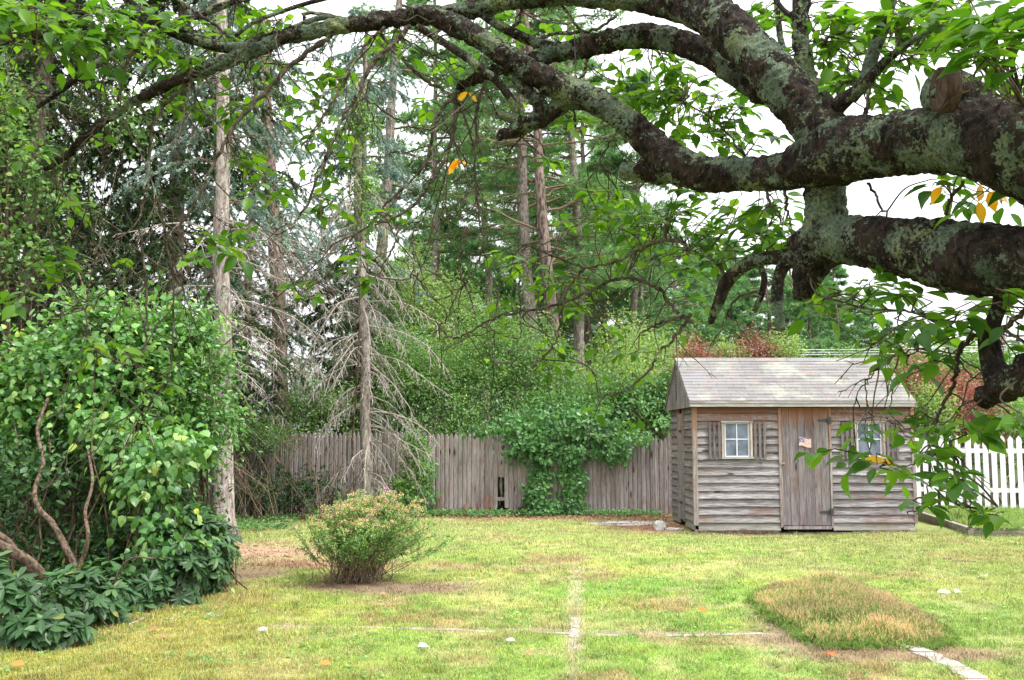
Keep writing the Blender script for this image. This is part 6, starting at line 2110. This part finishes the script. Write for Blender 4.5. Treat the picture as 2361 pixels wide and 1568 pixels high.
# leaf sprays: (u, v, half width, half height, leaves, depth offset)
SPR = [(50, 25, 90, 35, 60, -.5), (170, 50, 90, 45, 60, -.4), (290, 45, 80, 45, 45, -.3), (100, 100, 90, 25, 30, -.4), (410, 60, 60, 50, 35, 0), (330, 100, 60, 30, 20, 0), (440, 130, 70, 25, 22, .1), (540, 60, 70, 45, 26, .2), (640, 40, 60, 30, 16, .2),
       (380, 175, 40, 20, 8, .1), (215, 185, 45, 20, 8, .1), (20, 225, 40, 35, 10, -.8), (75, 340, 45, 18, 9, -.3), (165, 465, 50, 18, 9, -.1), (225, 325, 16, 16, 3, 0), (260, 205, 30, 18, 5, .1),
       (130, 600, 48, 26, 14, -.2), (25, 680, 40, 22, 9, -.2), (285, 610, 25, 20, 5, .1), (430, 240, 55, 22, 14, .2), (360, 245, 20, 15, 3, .2), (520, 240, 40, 30, 9, .3), (560, 345, 45, 35, 12, .3), (620, 420, 50, 32, 12, .2), (520, 540, 70, 26, 20, .1),
       (455, 585, 35, 14, 7, .1), (580, 520, 25, 12, 5, .2), (700, 240, 60, 60, 22, .2), (770, 180, 50, 45, 16, .2), (760, 320, 50, 30, 12, .2), (735, 400, 50, 26, 10, .2), (730, 470, 45, 22, 10, .1), (700, 655, 40, 16, 7, .1), (720, 685, 14, 10, 2, .1),
       (870, 80, 45, 25, 12, .2), (640, 150, 80, 45, 18, .3), (830, 600, 24, 20, 6, .1), (810, 570, 30, 14, 4, .1), (880, 480, 35, 18, 8, .1), (955, 475, 25, 16, 5, .1), (830, 640, 18, 12, 3, .1), (900, 100, 35, 20, 8, .1), (215, 800, 60, 28, 16, -.1), (265, 810, 30, 15, 5, -.1), (380, 970, 40, 14, 6, .2), (385, 885, 20, 12, 3, .2), (320, 895, 20, 12, 3, .1),
       (965, 238, 30, 8, 5, 0), (1000, 222, 26, 10, 4, 0), (1125, 370, 26, 14, 5, .1), (1250, 372, 26, 14, 6, .2), (1200, 230, 14, 8, 2, .1), (1320, 275, 46, 14, 9, .3), (1235, 60, 60, 30, 14, .6), (1160, 40, 50, 20, 8, .6), (1330, 60, 60, 20, 8, .5), (1060, 150, 60, 30, 8, .5),
       (1440, 140, 60, 25, 14, .4), (1500, 190, 90, 40, 40, .4), (1570, 150, 60, 30, 20, .5), (1600, 220, 80, 45, 40, .4), (1520, 260, 60, 30, 20, .5), (1660, 270, 60, 45, 28, .4), (1680, 330, 60, 25, 18, .4), (1590, 300, 60, 30, 18, .5), (1700, 220, 50, 40, 18, .5), (1760, 310, 35, 25, 8, .4), (1450, 205, 40, 25, 10, .4),
       (1370, 510, 50, 30, 18, .8), (1300, 500, 30, 16, 6, .8), (1440, 475, 60, 35, 24, .8), (1500, 530, 80, 50, 36, .7), (1580, 480, 70, 35, 30, .6), (1640, 540, 70, 45, 34, .5), (1720, 500, 60, 40, 30, .4), (1690, 590, 60, 30, 20, .4), (1780, 470, 50, 30, 18, .4), (1560, 600, 80, 30, 18, .7), (1430, 590, 60, 25, 12, .8), (1400, 430, 40, 20, 8, .8), (1350, 440, 20, 10, 3, .8), (1560, 430, 60, 25, 14, .6), (1800, 540, 40, 30, 12, .3), (1750, 560, 50, 25, 12, .3),
       (1190, 600, 45, 18, 10, .9), (1220, 650, 60, 26, 16, .9), (1150, 575, 30, 10, 5, .9), (1290, 640, 50, 26, 14, .9), (1300, 690, 45, 22, 12, .9), (1140, 690, 26, 12, 6, .9), (1120, 770, 22, 10, 5, .9), (1240, 790, 60, 22, 16, .9), (1150, 830, 30, 10, 7, .9), (1270, 820, 50, 18, 12, .9), (1340, 660, 30, 18, 8, .8),
       (1440, 790, 60, 35, 16, .8), (1420, 740, 40, 18, 8, .8), (1470, 800, 50, 30, 10, .8), (1590, 740, 30, 14, 5, .6), (1590, 660, 40, 30, 8, .6), (1560, 750, 40, 20, 6, .5), (1410, 945, 40, 14, 7, .8), (1455, 960, 30, 20, 6, .8), (1370, 860, 40, 14, 5, .9), (1490, 860, 40, 16, 5, .8),
       (1770, 60, 40, 50, 14, .3), (1760, 20, 40, 25, 10, .4), (1900, 60, 40, 60, 26, .4), (1950, 30, 50, 30, 20, .4), (1930, 130, 50, 45, 26, .4), (1990, 80, 40, 40, 20, .4), (1950, 200, 45, 30, 16, .4), (2080, 60, 50, 50, 24, .3), (2070, 130, 50, 40, 16, .3), (2000, 160, 40, 30, 12, .4), (2130, 40, 40, 40, 12, .2), (2040, 240, 40, 14, 8, .3), (2020, 215, 30, 16, 6, .3), (2120, 110, 30, 25, 6, .4), (2150, 70, 60, 30, 8, .5),
       (2180, 15, 80, 24, 16, -.5), (2260, 45, 70, 40, 26, -.6), (2330, 20, 50, 25, 14, -.6), (2240, 100, 50, 30, 14, -.55), (2320, 90, 45, 30, 12, -.6), (2340, 150, 30, 25, 6, -.5), (2200, 60, 40, 30, 10, -.5), (2290, 135, 25, 20, 6, -.5), (2350, 180, 20, 20, 4, 0), (2300, 190, 40, 15, 6, .5), (2340, 230, 25, 15, 4, .5),
       (1930, 680, 60, 26, 14, .1), (2000, 660, 40, 20, 9, 0), (1890, 700, 25, 18, 5, 0), (2070, 680, 55, 22, 14, 0), (2130, 720, 60, 25, 14, 0), (1965, 700, 30, 25, 6, 0), (2110, 760, 70, 25, 16, 0), (2000, 770, 50, 20, 9, .1), (2180, 760, 40, 25, 9, 0), (2070, 820, 45, 22, 9, 0), (2130, 850, 35, 25, 7, 0), (2190, 820, 30, 25, 6, 0), (2100, 850, 30, 14, 5, .1),
       (2250, 710, 40, 35, 12, .1), (2310, 700, 50, 30, 12, .1), (2340, 760, 30, 30, 7, .1), (2340, 830, 25, 20, 4, .1), (2300, 800, 30, 20, 4, .3), (2345, 980, 22, 35, 5, -.1), (2320, 960, 16, 14, 2, 0),
       (2120, 985, 60, 26, 14, .05), (2200, 1000, 50, 40, 16, 0), (2165, 1060, 50, 35, 18, 0), (2215, 1090, 35, 40, 14, 0), (2170, 1130, 50, 28, 14, 0), (2060, 1080, 45, 20, 9, 0), (2010, 1062, 30, 14, 5, 0), (2080, 955, 40, 14, 6, 0), (2120, 1150, 30, 14, 5, .05), (2250, 1175, 40, 16, 6, .05), (2290, 1185, 20, 14, 3, .05), (2240, 960, 30, 25, 5, 0), (2270, 1000, 30, 20, 5, 0),
       (1960, 985, 34, 16, 7, .05), (1915, 1035, 36, 20, 7, 0), (1950, 1045, 20, 14, 4, 0), (2150, 425, 26, 22, 7, .2), (2185, 440, 16, 12, 3, .2), (2270, 450, 40, 16, 8, .2), (2240, 460, 25, 12, 4, .2), (2350, 440, 14, 14, 2, .3), (2060, 40, 30, 30, 8, -.2)]
b = Buf()
tb = Buf()
for u, v, ru, rv, n, od in SPR:
    d = dep(u) + od
    nsub = max(1, int(round(n * (1.75 if v < 700 and od > -.7 else 1.1) / 6)))
    for q in range(nsub):
        uu, vv = u + rgc.uniform(-1, 1) * ru * .8, v + rgc.uniform(-1, 1) * rv * .8
        ctr = at(uu, vv, d + rgc.uniform(-.25, .25))
        nb = nearest(ctr)
        away = nrm(ctr - nb + rgc.normal(size=3) * .05)
        Dt = nrm(away * .8 + rgc.normal(size=3) * .5 + np.array([0, 0, -.15]))
        Dt = nrm(Dt * [1, 1, .35] + [0, 0, -.04])
        Ltw = float(np.clip(max(ru, rv) * 1.5 / FPX * d, .07, .26)) * rgc.uniform(.8, 1.1)
        start = ctr - Dt * Ltw * .5
        dist_ = np.linalg.norm(start - nb)
        if dist_ > .03:
            midp = (nb + start) / 2 + rgc.normal(size=3) * .1 * dist_ + np.array([0, 0, .06 * dist_])
            tube(tb, smooth_path([nb, midp, start], 6), np.linspace(.0036, .0024, 13), 5, cap=False)
        C = curve_batch(start[None], Dt[None], Ltw, .18, 6, .03)
        tubes(tb, C, np.linspace(.0024, .0012, 6)[None], 4)
        kk_ = 5 + int(rgc.integers(0, 3))
        s = np.linspace(.12, 1, kk_)[None]
        p, t = sample_on(C, s)
        p, t = p[0], t[0]
        side = nrm(np.cross(t, [0, 0, 1.0])) * np.where(np.arange(kk_) % 2 == 0, 1, -1)[:, None]
        A = nrm(t * .6 + side * .8 + rgc.normal(size=t.shape) * .25 + np.array([0, 0, -.10]))
        A[:, 2] *= .6
        A = nrm(A)
        A[-1] = nrm(t[-1] + rgc.normal(size=3) * .2)
        Nn = nrm(rgc.normal(size=t.shape) * .38 + np.array([0, -.25, 1]))
        pet = p + A * .018
        leaves(b, pet, A, Nn, .090 * rgc.uniform(.65, 1.15, kk_), 'fine', 1.0, np.clip(rgc.random(kk_) * .9 + rgc.uniform(0, .06), 0, .955))
for u, v, od in [(1050, 373, .1), (1060, 368, .1), (1078, 212, .1), (2170, 430, .1), (2280, 442, .1), (2255, 465, .1), (2041, 1062, 0)]:
    c_ = at(u, v, dep(u) + od)
    nb = nearest(c_)
    tube(tb, smooth_path([nb, (nb + c_) / 2 + [0, 0, -.01], c_], 4), .0016, 4, cap=False)
    for q in range(2):
        leaves(b, c_[None], nrm(rgc.normal(size=(1, 3)) + [0, 0, -.6]), nrm(rgc.normal(size=(1, 3)) * .4 + [0, -.8, .5]), .075, 'fine', 1.0, .995)
b.build('crown', G_CHERRY, CT, smooth=True)
# the part of the crown overhead, above the picture: it shades the limbs and the nearest leaves
b = Buf()
n = 9000
x, y = rgc.uniform(-4.5, 7.0, n), rgc.uniform(-2.5, 5.6, n)
k = (fbm(x, y, 1.1, 55) > .44) & (np.hypot((x - 1.2) / 5.6, (y - 1.5) / 4.2) < 1)
x, y = x[k], y[k]
z = np.maximum(3.1, 1.65 + .49 * y + .25) + rgc.random(len(x)) ** 1.5 * 1.6
P = np.stack([x, y, z], 1)
leaves(b, P, nrm(rgc.normal(size=P.shape) * [1, 1, .4] - [0, 0, .2]), nrm(rgc.normal(size=P.shape) * .4 + [0, 0, 1]), .12, 'oval', 1.2)
b.build('upper_crown', G_CHERRY, CT)
tb.build('leaf_twig', BARK_TW, CT)
